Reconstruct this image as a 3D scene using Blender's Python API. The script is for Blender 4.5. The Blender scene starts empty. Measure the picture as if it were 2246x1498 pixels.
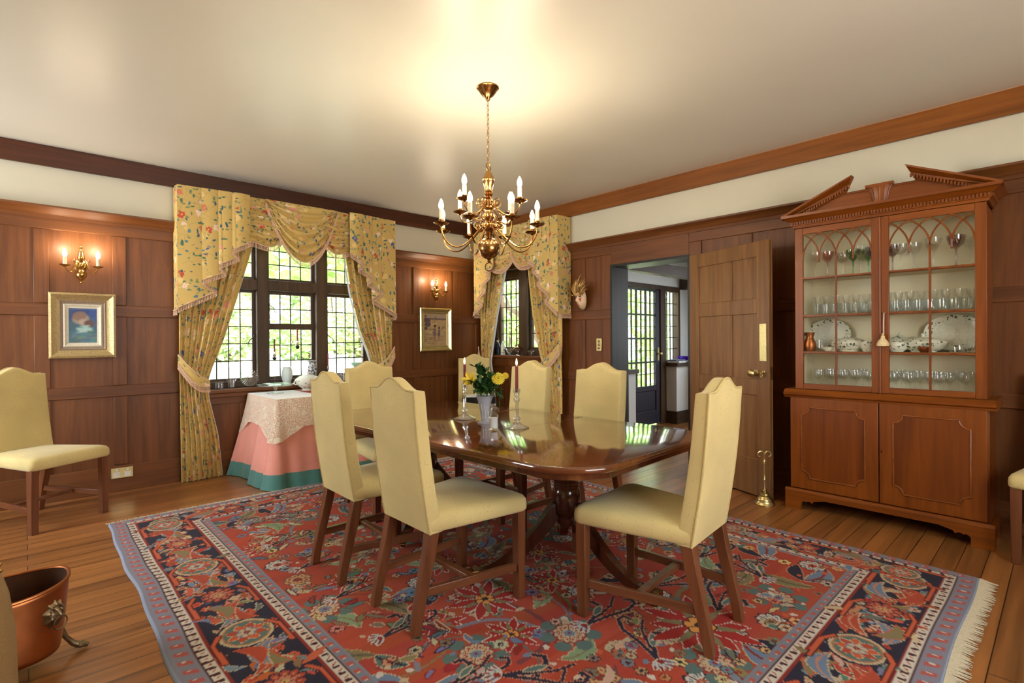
import bpy, math, random
import numpy as np
from mathutils import Vector, Matrix
random.seed(7)
rng = np.random.RandomState(5)
pi = math.pi
sin, cos, rad = math.sin, math.cos, math.radians
SC = bpy.context.scene
COL = SC.collection

# ------------------------------------------------------------------ mesh builder
class MB:
    def __init__(s):
        s.v = []; s.f = []; s.m = []; s.u = []; s.cur = 0; s.T = None
    def add(s, vs, fs, uvs=None):
        n = len(s.v)
        for p in vs:
            p = Vector(p)
            s.v.append(s.T @ p if s.T is not None else p)
        for i, f in enumerate(fs):
            s.f.append([n + k for k in f]); s.m.append(s.cur)
            s.u.append(uvs[i] if uvs else None)
        return s
    def box(s, x0, x1, y0, y1, z0, z1):
        vs = [(x0,y0,z0),(x1,y0,z0),(x1,y1,z0),(x0,y1,z0),(x0,y0,z1),(x1,y0,z1),(x1,y1,z1),(x0,y1,z1)]
        return s.add(vs, [(0,3,2,1),(4,5,6,7),(0,1,5,4),(1,2,6,5),(2,3,7,6),(3,0,4,7)])
    def hexa(s, vs):
        return s.add(vs, [(0,3,2,1),(4,5,6,7),(0,1,5,4),(1,2,6,5),(2,3,7,6),(3,0,4,7)])
    def beam(s, a, b, w, h, up=(0,0,1)):
        a = Vector(a); b = Vector(b); d = (b-a).normalized(); up = Vector(up)
        r = d.cross(up).normalized(); u = r.cross(d)
        vs = []
        for p in (a, b):
            for sx, sy in ((-1,-1),(1,-1),(1,1),(-1,1)):
                vs.append(p + r*(sx*w/2) + u*(sy*h/2))
        return s.add(vs, [(0,1,2,3),(7,6,5,4),(0,4,5,1),(1,5,6,2),(2,6,7,3),(3,7,4,0)])
    def lathe(s, prof, c=(0,0,0), seg=24, a0=0, a1=2*pi, sx=1, sy=1, rf=None):
        full = abs(a1-a0) > 2*pi-1e-4
        n = seg if full else seg+1
        vs = []; fs = []
        for k, (r, z) in enumerate(prof):
            for i in range(n):
                a = a0+(a1-a0)*i/seg
                rr = r*(rf(a, k, z) if rf else 1)
                vs.append((c[0]+rr*cos(a)*sx, c[1]+rr*sin(a)*sy, c[2]+z))
        for k in range(len(prof)-1):
            for i in range(n if full else n-1):
                j = (i+1) % n
                fs.append((k*n+i, k*n+j, (k+1)*n+j, (k+1)*n+i))
        if full:
            if prof[0][0] > 1e-5: fs.append(tuple(range(n-1,-1,-1)))
            if prof[-1][0] > 1e-5: fs.append(tuple((len(prof)-1)*n+i for i in range(n)))
        return s.add(vs, fs)
    def tube(s, pts, r, seg=8, cap=True):
        pts = [Vector(p) for p in pts]; n = len(pts)
        rs = r if isinstance(r, (list, tuple)) else [r]*n
        vs = []; fs = []; prev = None
        for i in range(n):
            d = (pts[min(i+1,n-1)]-pts[max(i-1,0)])
            d = d.normalized() if d.length > 1e-9 else Vector((0,0,1))
            if prev is None:
                up = Vector((0,0,1)) if abs(d.z) < .9 else Vector((1,0,0))
                a = d.cross(up).normalized()
            else:
                a = (prev - d*prev.dot(d)).normalized()
            prev = a; b = d.cross(a)
            for k in range(seg):
                t = 2*pi*k/seg
                vs.append(pts[i]+a*(cos(t)*rs[i])+b*(sin(t)*rs[i]))
        for i in range(n-1):
            for k in range(seg):
                j = (k+1) % seg
                fs.append((i*seg+k, i*seg+j, (i+1)*seg+j, (i+1)*seg+k))
        if cap:
            fs.append(tuple(range(seg-1,-1,-1))); fs.append(tuple((n-1)*seg+k for k in range(seg)))
        return s.add(vs, fs)
    def prism(s, poly, h0, h1, mp):
        n = len(poly)
        vs = [mp(p[0],p[1],h0) for p in poly]+[mp(p[0],p[1],h1) for p in poly]
        fs = [tuple(range(n-1,-1,-1)), tuple(range(n,2*n))]
        for i in range(n):
            j = (i+1) % n
            fs.append((i, j, n+j, n+i))
        return s.add(vs, fs)
    def sweep(s, prof, pts, mp=None):
        """closed profile [(out,up)] swept along a straight run given by frames [(origin,out,up)]"""
        n = len(prof); vs = []; fs = []
        for o, a, b in pts:
            for p, q in prof: vs.append(Vector(o)+Vector(a)*p+Vector(b)*q)
        for i in range(len(pts)-1):
            for k in range(n):
                j = (k+1) % n
                fs.append((i*n+k, i*n+j, (i+1)*n+j, (i+1)*n+k))
        fs.append(tuple(range(n-1,-1,-1))); fs.append(tuple((len(pts)-1)*n+k for k in range(n)))
        return s.add(vs, fs)
    def grid(s, fn, nu, nv, uv=None, closeu=False):
        vs = []; fs = []; uvs = [] if uv else None
        for j in range(nv+1):
            for i in range(nu+(0 if closeu else 1)):
                vs.append(fn(i/nu, j/nv))
        w = nu+(0 if closeu else 1)
        for j in range(nv):
            for i in range(nu):
                i2 = (i+1) % w
                fs.append((j*w+i, j*w+i2, (j+1)*w+i2, (j+1)*w+i))
                if uv:
                    uvs.append([uv(i/nu,j/nv), uv((i+1)/nu,j/nv), uv((i+1)/nu,(j+1)/nv), uv(i/nu,(j+1)/nv)])
        return s.add(vs, fs, uvs)
    def ball(s, c, r, seg=16, rings=10):
        if not isinstance(r, (tuple, list)): r = (r,r,r)
        vs = [(c[0],c[1],c[2]-r[2])]; fs = []
        for k in range(1, rings):
            t = -pi/2+pi*k/rings
            for i in range(seg):
                a = 2*pi*i/seg
                vs.append((c[0]+r[0]*cos(t)*cos(a), c[1]+r[1]*cos(t)*sin(a), c[2]+r[2]*sin(t)))
        vs.append((c[0],c[1],c[2]+r[2])); L = len(vs)-1
        for i in range(seg):
            j = (i+1) % seg
            fs.append((0, 1+j, 1+i)); fs.append((L, 1+(rings-2)*seg+i, 1+(rings-2)*seg+j))
            for k in range(rings-2):
                fs.append((1+k*seg+i, 1+k*seg+j, 1+(k+1)*seg+j, 1+(k+1)*seg+i))
        return s.add(vs, fs)
    def build(s, name, mats, parent=None, smooth=False, bevel=0, solid=0, sub=0, ang=35, segs=2):
        off = Vector((0,0,0)); p = parent
        while p is not None:
            off += p.location; p = p.parent
        me = bpy.data.meshes.new(name)
        me.from_pydata([tuple(Vector(v)-off) for v in s.v], [], s.f)
        if not isinstance(mats, (list, tuple)): mats = [mats]
        for m in mats: me.materials.append(m)
        if len(mats) > 1: me.polygons.foreach_set('material_index', s.m)
        if any(u is not None for u in s.u):
            lay = me.uv_layers.new(name='UVMap'); d = []
            for f, u in zip(s.f, s.u):
                for k in range(len(f)): d.extend(u[k] if u else (0,0))
            lay.data.foreach_set('uv', d)
        if smooth:
            me.polygons.foreach_set('use_smooth', [True]*len(me.polygons))
            me.set_sharp_from_angle(angle=rad(ang))
        me.update()
        o = bpy.data.objects.new(name, me); COL.objects.link(o)
        if parent: o.parent = parent
        if bevel:
            b = o.modifiers.new('bevel','BEVEL'); b.width = bevel; b.segments = segs; b.limit_method = 'ANGLE'; b.angle_limit = rad(40)
            if not smooth:
                me.polygons.foreach_set('use_smooth', [True]*len(me.polygons)); me.set_sharp_from_angle(angle=rad(60))
        if solid:
            d = o.modifiers.new('solid','SOLIDIFY'); d.thickness = solid; d.offset = 0
        if sub:
            d = o.modifiers.new('sub','SUBSURF'); d.levels = sub; d.render_levels = sub
        return o

def tag(o, label=None, cat=None, group=None, kind=None):
    if label: o['label'] = label
    if cat: o['category'] = cat
    if group: o['group'] = group
    if kind: o['kind'] = kind
    return o
def thing(name, label, cat, loc=(0,0,0), group=None, kind=None):
    o = bpy.data.objects.new(name, None); COL.objects.link(o); o.location = loc
    o.empty_display_size = .05
    return tag(o, label, cat, group, kind)
KIDS = {}
def copy_tree(o, parent=None):
    c = o.copy(); COL.objects.link(c)
    if parent: c.parent = parent
    for ch in list(o.children): copy_tree(ch, c)
    return c
def struct(o): o['kind'] = 'structure'; return o

# ------------------------------------------------------------------ materials
def lin(c): return tuple((x/255/12.92 if x/255 <= .04045 else ((x/255+.055)/1.055)**2.4) for x in c)
def newmat(name):
    m = bpy.data.materials.new(name); m.use_nodes = True
    nt = m.node_tree; b = nt.nodes['Principled BSDF']
    return m, nt, b
def setin(b, **k):
    for n, v in k.items():
        n = n.replace('_',' ')
        if n in b.inputs: b.inputs[n].default_value = v
def ramp(nt, stops):
    r = nt.nodes.new('ShaderNodeValToRGB'); e = r.color_ramp.elements
    while len(e) < len(stops): e.new(.5)
    for i, (p, c) in enumerate(stops):
        e[i].position = p; e[i].color = (*c, 1)
    return r
def mapping(nt, scale, coord='Object', rot=(0,0,0)):
    tc = nt.nodes.new('ShaderNodeTexCoord'); mp = nt.nodes.new('ShaderNodeMapping')
    mp.inputs['Scale'].default_value = scale; mp.inputs['Rotation'].default_value = rot
    nt.links.new(tc.outputs[coord], mp.inputs['Vector']); return mp
def plain(name, c, rough=.5, metal=0, bump=0, bscale=60, spec=.5, coat=0, var=.08, emit=None, estr=0, sheen=0):
    m, nt, b = newmat(name)
    mp = mapping(nt, (1,1,1)); nz = nt.nodes.new('ShaderNodeTexNoise'); nz.inputs['Scale'].default_value = bscale
    nz.inputs['Detail'].default_value = 4
    nt.links.new(mp.outputs[0], nz.inputs['Vector'])
    c = lin(c)
    r = ramp(nt, [(.3, tuple(x*(1-var) for x in c)), (.7, tuple(min(1,x*(1+var)) for x in c))])
    nt.links.new(nz.outputs['Fac'], r.inputs[0]); nt.links.new(r.outputs[0], b.inputs['Base Color'])
    setin(b, Roughness=rough, Metallic=metal, Coat_Weight=coat, Specular_IOR_Level=spec, Sheen_Weight=sheen)
    if coat: setin(b, Coat_Roughness=.08)
    if bump:
        bp = nt.nodes.new('ShaderNodeBump'); bp.inputs['Strength'].default_value = bump; bp.inputs['Distance'].default_value = .01
        nt.links.new(nz.outputs['Fac'], bp.inputs['Height']); nt.links.new(bp.outputs[0], b.inputs['Normal'])
    if emit:
        setin(b, Emission_Color=(*lin(emit),1), Emission_Strength=estr)
    return m
def wood(name, dark, light, axis='z', rough=.4, scale=1.0, coat=0, bump=.06, lo=.3, hi=.72):
    m, nt, b = newmat(name)
    st = {'x':(1.2,22,22),'y':(22,1.2,22),'z':(22,22,1.2)}[axis]
    mp = mapping(nt, tuple(v*scale for v in st))
    nz = nt.nodes.new('ShaderNodeTexNoise'); nz.inputs['Scale'].default_value = 1; nz.inputs['Detail'].default_value = 7
    nz.inputs['Roughness'].default_value = .62; nz.inputs['Distortion'].default_value = .6
    nt.links.new(mp.outputs[0], nz.inputs['Vector'])
    st2 = {'x':(.8,3,3),'y':(3,.8,3),'z':(3,3,.8)}[axis]
    mp2 = mapping(nt, st2); n2 = nt.nodes.new('ShaderNodeTexNoise'); n2.inputs['Scale'].default_value = 1; n2.inputs['Detail'].default_value = 2
    nt.links.new(mp2.outputs[0], n2.inputs['Vector'])
    mx = nt.nodes.new('ShaderNodeMath'); mx.operation = 'MULTIPLY_ADD'
    mx.inputs[1].default_value = .65; nt.links.new(nz.outputs['Fac'], mx.inputs[0])
    m3 = nt.nodes.new('ShaderNodeMath'); m3.operation = 'MULTIPLY'; m3.inputs[1].default_value = .35
    nt.links.new(n2.outputs['Fac'], m3.inputs[0]); nt.links.new(m3.outputs[0], mx.inputs[2])
    r = ramp(nt, [(lo, lin(dark)), (hi, lin(light))])
    nt.links.new(mx.outputs[0], r.inputs[0]); nt.links.new(r.outputs[0], b.inputs['Base Color'])
    setin(b, Roughness=rough, Coat_Weight=coat, Coat_Roughness=.06, Specular_IOR_Level=.35)
    if bump:
        bp = nt.nodes.new('ShaderNodeBump'); bp.inputs['Strength'].default_value = bump; bp.inputs['Distance'].default_value = .003
        nt.links.new(nz.outputs['Fac'], bp.inputs['Height']); nt.links.new(bp.outputs[0], b.inputs['Normal'])
    return m
def glassy(name, tint=(1,1,1), refl=.06, rough=.02, edge=.75):
    """thin clear glass: see-through facing, mirror-like towards its edges"""
    m, nt, b = newmat(name); nt.nodes.remove(b)
    out = nt.nodes['Material Output']
    t = nt.nodes.new('ShaderNodeBsdfTransparent'); t.inputs[0].default_value = (*tint,1)
    g = nt.nodes.new('ShaderNodeBsdfGlossy'); g.inputs['Roughness'].default_value = rough; g.inputs[0].default_value = (.95,.97,1,1)
    lw = nt.nodes.new('ShaderNodeLayerWeight'); lw.inputs['Blend'].default_value = .35
    mr = nt.nodes.new('ShaderNodeMapRange'); mr.inputs['To Min'].default_value = refl; mr.inputs['To Max'].default_value = edge
    nt.links.new(lw.outputs['Facing'], mr.inputs['Value'])
    mx = nt.nodes.new('ShaderNodeMixShader')
    nt.links.new(mr.outputs[0], mx.inputs[0]); nt.links.new(t.outputs[0], mx.inputs[1]); nt.links.new(g.outputs[0], mx.inputs[2])
    nt.links.new(mx.outputs[0], out.inputs['Surface'])
    return m
def vcol(name, rough=.8, bump=0, sheen=0):
    m, nt, b = newmat(name)
    a = nt.nodes.new('ShaderNodeAttribute'); a.attribute_name = 'Col'
    mp = mapping(nt, (1,1,1)); nz = nt.nodes.new('ShaderNodeTexNoise'); nz.inputs['Scale'].default_value = 260
    nt.links.new(mp.outputs[0], nz.inputs['Vector'])
    mr = nt.nodes.new('ShaderNodeMapRange'); mr.inputs['To Min'].default_value = .8; mr.inputs['To Max'].default_value = 1.2
    nt.links.new(nz.outputs['Fac'], mr.inputs['Value'])
    mx = nt.nodes.new('ShaderNodeMix'); mx.data_type = 'RGBA'; mx.blend_type = 'MULTIPLY'; mx.inputs[0].default_value = 1
    nt.links.new(a.outputs['Color'], mx.inputs[6]); nt.links.new(mr.outputs[0], mx.inputs[7])
    nt.links.new(mx.outputs[2], b.inputs['Base Color'])
    setin(b, Roughness=rough, Sheen_Weight=sheen, Specular_IOR_Level=.2)
    if bump:
        bp = nt.nodes.new('ShaderNodeBump'); bp.inputs['Strength'].default_value = bump; bp.inputs['Distance'].default_value = .004
        nt.links.new(nz.outputs['Fac'], bp.inputs['Height']); nt.links.new(bp.outputs[0], b.inputs['Normal'])
    return m
def floral(name):
    m, nt, b = newmat(name); L = nt.links
    tc = nt.nodes.new('ShaderNodeTexCoord')
    def vor(scale, seed, rnd=1.0, stretch=(1,1,1)):
        mp = nt.nodes.new('ShaderNodeMapping'); mp.inputs['Location'].default_value = (seed,seed*.7,0)
        mp.inputs['Scale'].default_value = stretch
        L.new(tc.outputs['UV'], mp.inputs['Vector'])
        nz = nt.nodes.new('ShaderNodeTexNoise'); nz.inputs['Scale'].default_value = 26; nz.inputs['Detail'].default_value = 2
        L.new(mp.outputs[0], nz.inputs['Vector'])
        ad = nt.nodes.new('ShaderNodeVectorMath'); ad.operation = 'MULTIPLY_ADD'
        ad.inputs[1].default_value = (.035,.035,0)
        L.new(nz.outputs['Color'], ad.inputs[0]); L.new(mp.outputs[0], ad.inputs[2])
        v = nt.nodes.new('ShaderNodeTexVoronoi'); v.inputs['Scale'].default_value = scale; v.inputs['Randomness'].default_value = rnd
        L.new(ad.outputs[0], v.inputs['Vector']); return v
    base = (*lin((208,178,106)),1)
    cur = None
    def over(prev, mask, col):
        mx = nt.nodes.new('ShaderNodeMix'); mx.data_type = 'RGBA'
        L.new(mask, mx.inputs[0])
        if isinstance(prev, tuple): mx.inputs[6].default_value = prev
        else: L.new(prev, mx.inputs[6])
        if isinstance(col, tuple): mx.inputs[7].default_value = col
        else: L.new(col, mx.inputs[7])
        return mx.outputs[2]
    def less(val, t):
        r = nt.nodes.new('ShaderNodeMapRange'); r.inputs['From Min'].default_value = t-.04; r.inputs['From Max'].default_value = t+.04
        r.inputs['To Min'].default_value = 1; r.inputs['To Max'].default_value = 0
        L.new(val, r.inputs['Value']); return r.outputs[0]
    def gate(mask, val, t):
        g = nt.nodes.new('ShaderNodeMath'); g.operation = 'GREATER_THAN'; g.inputs[1].default_value = t; L.new(val, g.inputs[0])
        m_ = nt.nodes.new('ShaderNodeMath'); m_.operation = 'MULTIPLY'; L.new(mask, m_.inputs[0]); L.new(g.outputs[0], m_.inputs[1]); return m_.outputs[0]
    v0 = vor(6, 3.3); cur = over(base, less(v0.outputs['Distance'], .2), (*lin((232,202,132)),1))
    # trailing stems, then leaf sprays
    v5 = vor(7, 6.6); v5.feature = 'DISTANCE_TO_EDGE'; sb = vor(3, 2.2); s5 = nt.nodes.new('ShaderNodeSeparateColor'); L.new(sb.outputs['Color'], s5.inputs[0])
    cur = over(cur, gate(less(v5.outputs['Distance'], -.015), s5.outputs[0], .35), (*lin((104,118,84)),1))
    for sc_, sd_, st_, th_ in ((24,1.7,(1,.55,1),.27),(30,4.9,(.55,1,1),.25)):
        v1 = vor(sc_, sd_, 1, st_); r1 = ramp(nt, [(0,lin((78,116,92))),(.3,lin((88,132,140))),(.55,lin((122,142,98))),(.8,lin((64,96,112)))]); r1.color_ramp.interpolation = 'CONSTANT'
        sp = nt.nodes.new('ShaderNodeSeparateColor'); L.new(v1.outputs['Color'], sp.inputs[0]); L.new(sp.outputs[0], r1.inputs[0])
        cur = over(cur, gate(less(v1.outputs['Distance'], th_), sp.outputs[1], .28), r1.outputs[0])
    # blossoms in clusters of small petals
    v2 = vor(9.5, 9.1); r2 = ramp(nt, [(0,lin((196,84,60))),(.22,lin((238,212,188))),(.45,lin((70,92,156))),(.60,lin((228,160,140))),(.8,lin((240,226,198))),(.9,lin((212,124,96)))]); r2.color_ramp.interpolation = 'CONSTANT'
    s2 = nt.nodes.new('ShaderNodeSeparateColor'); L.new(v2.outputs['Color'], s2.inputs[0]); L.new(s2.outputs[1], r2.inputs[0])
    v3 = vor(48, 9.1); pet = nt.nodes.new('ShaderNodeMath'); pet.operation = 'MULTIPLY_ADD'; pet.inputs[1].default_value = .30
    L.new(v3.outputs['Distance'], pet.inputs[0]); L.new(v2.outputs['Distance'], pet.inputs[2])
    cur = over(cur, gate(less(pet.outputs[0], .41), s2.outputs[0], .12), r2.outputs[0])
    cur = over(cur, gate(less(v2.outputs['Distance'], .06), s2.outputs[0], .25), (*lin((236,196,110)),1))
    L.new(cur, b.inputs['Base Color']); setin(b, Roughness=.75, Sheen_Weight=.15, Specular_IOR_Level=.25)
    return m
def boards(name):
    m, nt, b = newmat(name); L = nt.links
    mp = mapping(nt, (1,1,1)); br = nt.nodes.new('ShaderNodeTexBrick')
    br.inputs['Scale'].default_value = 1; br.inputs['Mortar Size'].default_value = .0022; br.inputs['Brick Width'].default_value = 2.6
    br.inputs['Row Height'].default_value = .105; br.inputs['Mortar Smooth'].default_value = .2; br.offset = .37
    br.inputs['Color1'].default_value = (0,0,0,1); br.inputs['Color2'].default_value = (1,1,1,1); br.inputs['Mortar'].default_value = (.5,.5,.5,1)
    L.new(mp.outputs[0], br.inputs['Vector'])
    mp2 = mapping(nt, (1.0,26,26)); nz = nt.nodes.new('ShaderNodeTexNoise'); nz.inputs['Scale'].default_value = 1; nz.inputs['Detail'].default_value = 7; nz.inputs['Distortion'].default_value = .5
    L.new(mp2.outputs[0], nz.inputs['Vector'])
    ad = nt.nodes.new('ShaderNodeMath'); ad.operation = 'MULTIPLY_ADD'; ad.inputs[1].default_value = .28
    L.new(br.outputs['Color'], ad.inputs[0])
    ml = nt.nodes.new('ShaderNodeMath'); ml.operation = 'MULTIPLY'; ml.inputs[1].default_value = .75
    L.new(nz.outputs['Fac'], ml.inputs[0]); L.new(ml.outputs[0], ad.inputs[2])
    r = ramp(nt, [(.25,lin((98,60,30))),(.75,lin((172,112,60)))])
    L.new(ad.outputs[0], r.inputs[0])
    mx = nt.nodes.new('ShaderNodeMix'); mx.data_type = 'RGBA'; L.new(br.outputs['Fac'], mx.inputs[0])
    L.new(r.outputs[0], mx.inputs[6]); mx.inputs[7].default_value = (*lin((40,22,12)),1)
    L.new(mx.outputs[2], b.inputs['Base Color'])
    setin(b, Roughness=.3, Coat_Weight=.25, Coat_Roughness=.2)
    bp = nt.nodes.new('ShaderNodeBump'); bp.inputs['Strength'].default_value = .25; bp.inputs['Distance'].default_value = .004; bp.invert = True
    L.new(br.outputs['Fac'], bp.inputs['Height']); L.new(bp.outputs[0], b.inputs['Normal'])
    return m
def lace(name):
    m, nt, b = newmat(name); L = nt.links; out = nt.nodes['Material Output']
    tc = nt.nodes.new('ShaderNodeTexCoord')
    v = nt.nodes.new('ShaderNodeTexVoronoi'); v.inputs['Scale'].default_value = 105; v.feature = 'DISTANCE_TO_EDGE'
    L.new(tc.outputs['Object'], v.inputs['Vector'])
    v2 = nt.nodes.new('ShaderNodeTexVoronoi'); v2.inputs['Scale'].default_value = 11
    L.new(tc.outputs['Object'], v2.inputs['Vector'])
    a = nt.nodes.new('ShaderNodeMath'); a.operation = 'LESS_THAN'; a.inputs[1].default_value = .17; L.new(v.outputs['Distance'], a.inputs[0])
    c = nt.nodes.new('ShaderNodeMath'); c.operation = 'LESS_THAN'; c.inputs[1].default_value = .26; L.new(v2.outputs['Distance'], c.inputs[0])
    mxm = nt.nodes.new('ShaderNodeMath'); mxm.operation = 'MAXIMUM'; L.new(a.outputs[0], mxm.inputs[0]); L.new(c.outputs[0], mxm.inputs[1])
    t = nt.nodes.new('ShaderNodeBsdfTransparent'); ms = nt.nodes.new('ShaderNodeMixShader')
    L.new(mxm.outputs[0], ms.inputs[0]); L.new(t.outputs[0], ms.inputs[1]); L.new(b.outputs[0], ms.inputs[2]); L.new(ms.outputs[0], out.inputs['Surface'])
    setin(b, Base_Color=(*lin((232,216,190)),1), Roughness=.85)
    return m
def fabric(name, c, dots=None):
    m, nt, b = newmat(name); L = nt.links
    mp = mapping(nt, (1,1,1)); v = nt.nodes.new('ShaderNodeTexVoronoi'); v.inputs['Scale'].default_value = 58; v.inputs['Randomness'].default_value = .9
    L.new(mp.outputs[0], v.inputs['Vector'])
    nz = nt.nodes.new('ShaderNodeTexNoise'); nz.inputs['Scale'].default_value = 380; L.new(mp.outputs[0], nz.inputs['Vector'])
    n2 = nt.nodes.new('ShaderNodeTexNoise'); n2.inputs['Scale'].default_value = 3.5; L.new(mp.outputs[0], n2.inputs['Vector'])
    c = lin(c); r = ramp(nt, [(.35,tuple(x*.9 for x in c)),(.65,tuple(min(1,x*1.06) for x in c))]); L.new(n2.outputs['Fac'], r.inputs[0])
    lt = nt.nodes.new('ShaderNodeMath'); lt.operation = 'LESS_THAN'; lt.inputs[1].default_value = .2; L.new(v.outputs['Distance'], lt.inputs[0])
    mx = nt.nodes.new('ShaderNodeMix'); mx.data_type = 'RGBA'; L.new(lt.outputs[0], mx.inputs[0]); L.new(r.outputs[0], mx.inputs[6])
    mx.inputs[7].default_value = (*(tuple(x*.84 for x in c)),1)
    L.new(mx.outputs[2], b.inputs['Base Color']); setin(b, Roughness=.8, Sheen_Weight=.2, Specular_IOR_Level=.25)
    bp = nt.nodes.new('ShaderNodeBump'); bp.inputs['Strength'].default_value = .12; bp.inputs['Distance'].default_value = .002
    L.new(nz.outputs['Fac'], bp.inputs['Height']); L.new(bp.outputs[0], b.inputs['Normal'])
    return m
def leafmat(name, cols, trans=.35):
    m, nt, b = newmat(name); L = nt.links; out = nt.nodes['Material Output']
    oi = nt.nodes.new('ShaderNodeNewGeometry')
    r = ramp(nt, [(i/(len(cols)-1), lin(c)) for i, c in enumerate(cols)])
    L.new(oi.outputs['Random Per Island'], r.inputs[0]); L.new(r.outputs[0], b.inputs['Base Color'])
    setin(b, Roughness=.5)
    tr = nt.nodes.new('ShaderNodeBsdfTranslucent'); L.new(r.outputs[0], tr.inputs[0])
    ms = nt.nodes.new('ShaderNodeMixShader'); ms.inputs[0].default_value = trans
    L.new(b.outputs[0], ms.inputs[1]); L.new(tr.outputs[0], ms.inputs[2]); L.new(ms.outputs[0], out.inputs['Surface'])
    return m

OAKD, OAKL = (78,42,18), (130,78,36)
M = {}
M['oak_z'] = wood('oak upright grain', OAKD, OAKL, 'z', .46)
M['oak_x'] = wood('oak grain along the window wall', OAKD, OAKL, 'x', .46)
M['oak_y'] = wood('oak grain along the door wall', OAKD, OAKL, 'y', .46)
M['beam_x'] = wood('dark stained beam', (50,23,10), (92,46,20), 'x', .42)  # shade put into the colour; same wood as the door wall beam
M['beam_y'] = wood('stained beam of the door wall', (100,54,18), (158,94,36), 'y', .42)  # light put into the colour; same wood as the window wall beam
M['frame'] = wood('weathered dark oak', (50,36,24), (90,68,46), 'z', .5)
M['jamb'] = wood('blackened oak jamb', (24,21,17), (46,41,33), 'z', .45)
M['frame_x'] = wood('weathered dark oak lengthwise', (48,36,27), (92,72,54), 'x', .5)
M['door'] = wood('aged oak door', (104,70,40), (154,112,68), 'z', .38)
M['mahog_z'] = wood('mahogany upright grain', (96,44,8), (148,80,20), 'z', .36, coat=.05)
M['mahog_y'] = wood('mahogany grain lengthwise', (96,44,8), (148,80,20), 'y', .36, coat=.05)
M['flame'] = wood('flame mahogany', (88,40,8), (130,66,16), 'z', .36, .6, coat=.05, lo=.35, hi=.65)
M['table'] = wood('polished dark mahogany', (58,27,11), (116,62,27), 'y', .12, .7, coat=1.0, bump=0)
M['table_z'] = wood('polished mahogany upright', (46,22,12), (92,46,24), 'z', .16, .8, coat=.6, bump=0)
M['legs'] = wood('chair leg wood', (82,44,24), (132,80,48), 'z', .32, coat=.2)
M['legs_y'] = wood('chair stretcher wood', (82,44,24), (132,80,48), 'y', .32, coat=.2)
M['fabric'] = fabric('pale yellow spotted upholstery', (202,182,122))
M['piping'] = plain('upholstery piping', (190,170,112), .8)
M['floor'] = boards('oak floorboards')
M['ceil'] = plain('cream satin ceiling paint', (222,219,206), .36, spec=.6, bscale=1.3, var=.02)
M['plaster'] = plain('cream wall paint', (212,206,184), .6, bscale=2, var=.02)
M['white'] = plain('white wall paint', (225,228,228), .6, bscale=2, var=.02)
M['brass'] = plain('polished brass', (192,152,84), .2, 1, var=.06)
M['brass_old'] = plain('bronzed brass', (158,118,70), .22, 1, var=.12)
M['bronze'] = plain('dull bronze', (124,104,76), .38, .9, var=.15)
M['brass_pale'] = plain('pale worn brass', (196,178,122), .32, 1, var=.1)
M['gilt'] = plain('gilded frame', (192,170,122), .38, .7, bump=.15, bscale=90, var=.18)
M['gilt_pale'] = plain('pale gilt frame', (214,202,140), .25, .85, bscale=20, var=.1)
M['copper'] = plain('copper sheet', (172,104,60), .38, 1, bscale=12, var=.18)
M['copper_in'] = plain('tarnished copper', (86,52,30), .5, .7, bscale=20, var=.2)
M['lead'] = plain('dark lead came', (38,36,34), .5, .3)
M['iron'] = plain('black iron', (24,24,26), .4, .6)
M['pane'] = glassy('window glass', (1,1,1), .03, .0, .5)
M['cabglass'] = glassy('cabinet glass', (.98,.985,.97), .008, .01, .25)
M['crystal'] = glassy('clear crystal', (.98,.985,.985), .045, .05, .4)
M['cut'] = glassy('cut crystal', (.975,.985,.985), .07, .04, .34)
M['lead_crystal'] = glassy('bright lead crystal', (.95,.97,.98), .20, .06, .85)
M['pinkglass'] = glassy('pink glass', (.93,.70,.66), .08, .03, .8)
M['greenglass'] = glassy('green glass', (.45,.72,.42), .08, .03, .8)
M['violetglass'] = glassy('violet glass', (.45,.36,.62), .08, .03, .8)
M['mauveglass'] = glassy('smoky mauve glass', (.72,.60,.62), .1, .03, .9)
M['purple'] = plain('deep purple glass', (72,10,190), .1, coat=.5, emit=None)
M['candle_cream'] = plain('cream candle sleeve', (236,220,180), .5)
M['bulb'] = plain('lit bulb', (255,236,200), .3, emit=(255,214,150), estr=22)
M['flame_lit'] = plain('candle flame', (255,236,200), .3, emit=(255,214,140), estr=22)
M['redwax'] = plain('red wax', (116,18,10), .4, spec=.5)
M['pinkcloth'] = plain('salmon pink cloth', (228,150,132), .65, bscale=8, sheen=.3, var=.05)
M['tealcloth'] = plain('teal cloth border', (70,128,122), .6, bscale=8, sheen=.3, var=.06)
M['whitecloth'] = plain('white linen', (232,226,224), .8, bscale=40, var=.05)
M['redcloth'] = plain('dark red runner', (156,48,40), .75, bscale=30, var=.12)
M['lace'] = lace('crochet lace')
M['floral'] = floral('yellow floral chintz')
M['lining'] = plain('pale curtain lining', (206,212,214), .8)
M['fringe'] = plain('cream and rose fringe', (214,178,150), .8, bscale=150, var=.35)
M['rug'] = vcol('woven wool rug', .95, .35, .04)
M['rugfringe'] = plain('undyed wool fringe', (184,170,142), .9, bscale=200, var=.15)
M['art'] = vcol('painted picture', .35)
M['china'] = plain('white china', (226,226,214), .3)
M['chinapat'] = None
M['linen_liner'] = plain('grey brown picture liner', (150,130,108), .7)
M['slip'] = plain('cream picture slip', (214,206,184), .6)
M['cabin'] = plain('cream painted cabinet lining', (224,214,184), .6, bscale=3, var=.04)
M['black'] = plain('black lacquer', (22,21,24), .25)
M['paper'] = plain('white paper', (225,225,222), .7)
M['leather'] = plain('tan suede leather', (134,104,62), .7, bump=.1, bscale=180, var=.16)
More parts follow.
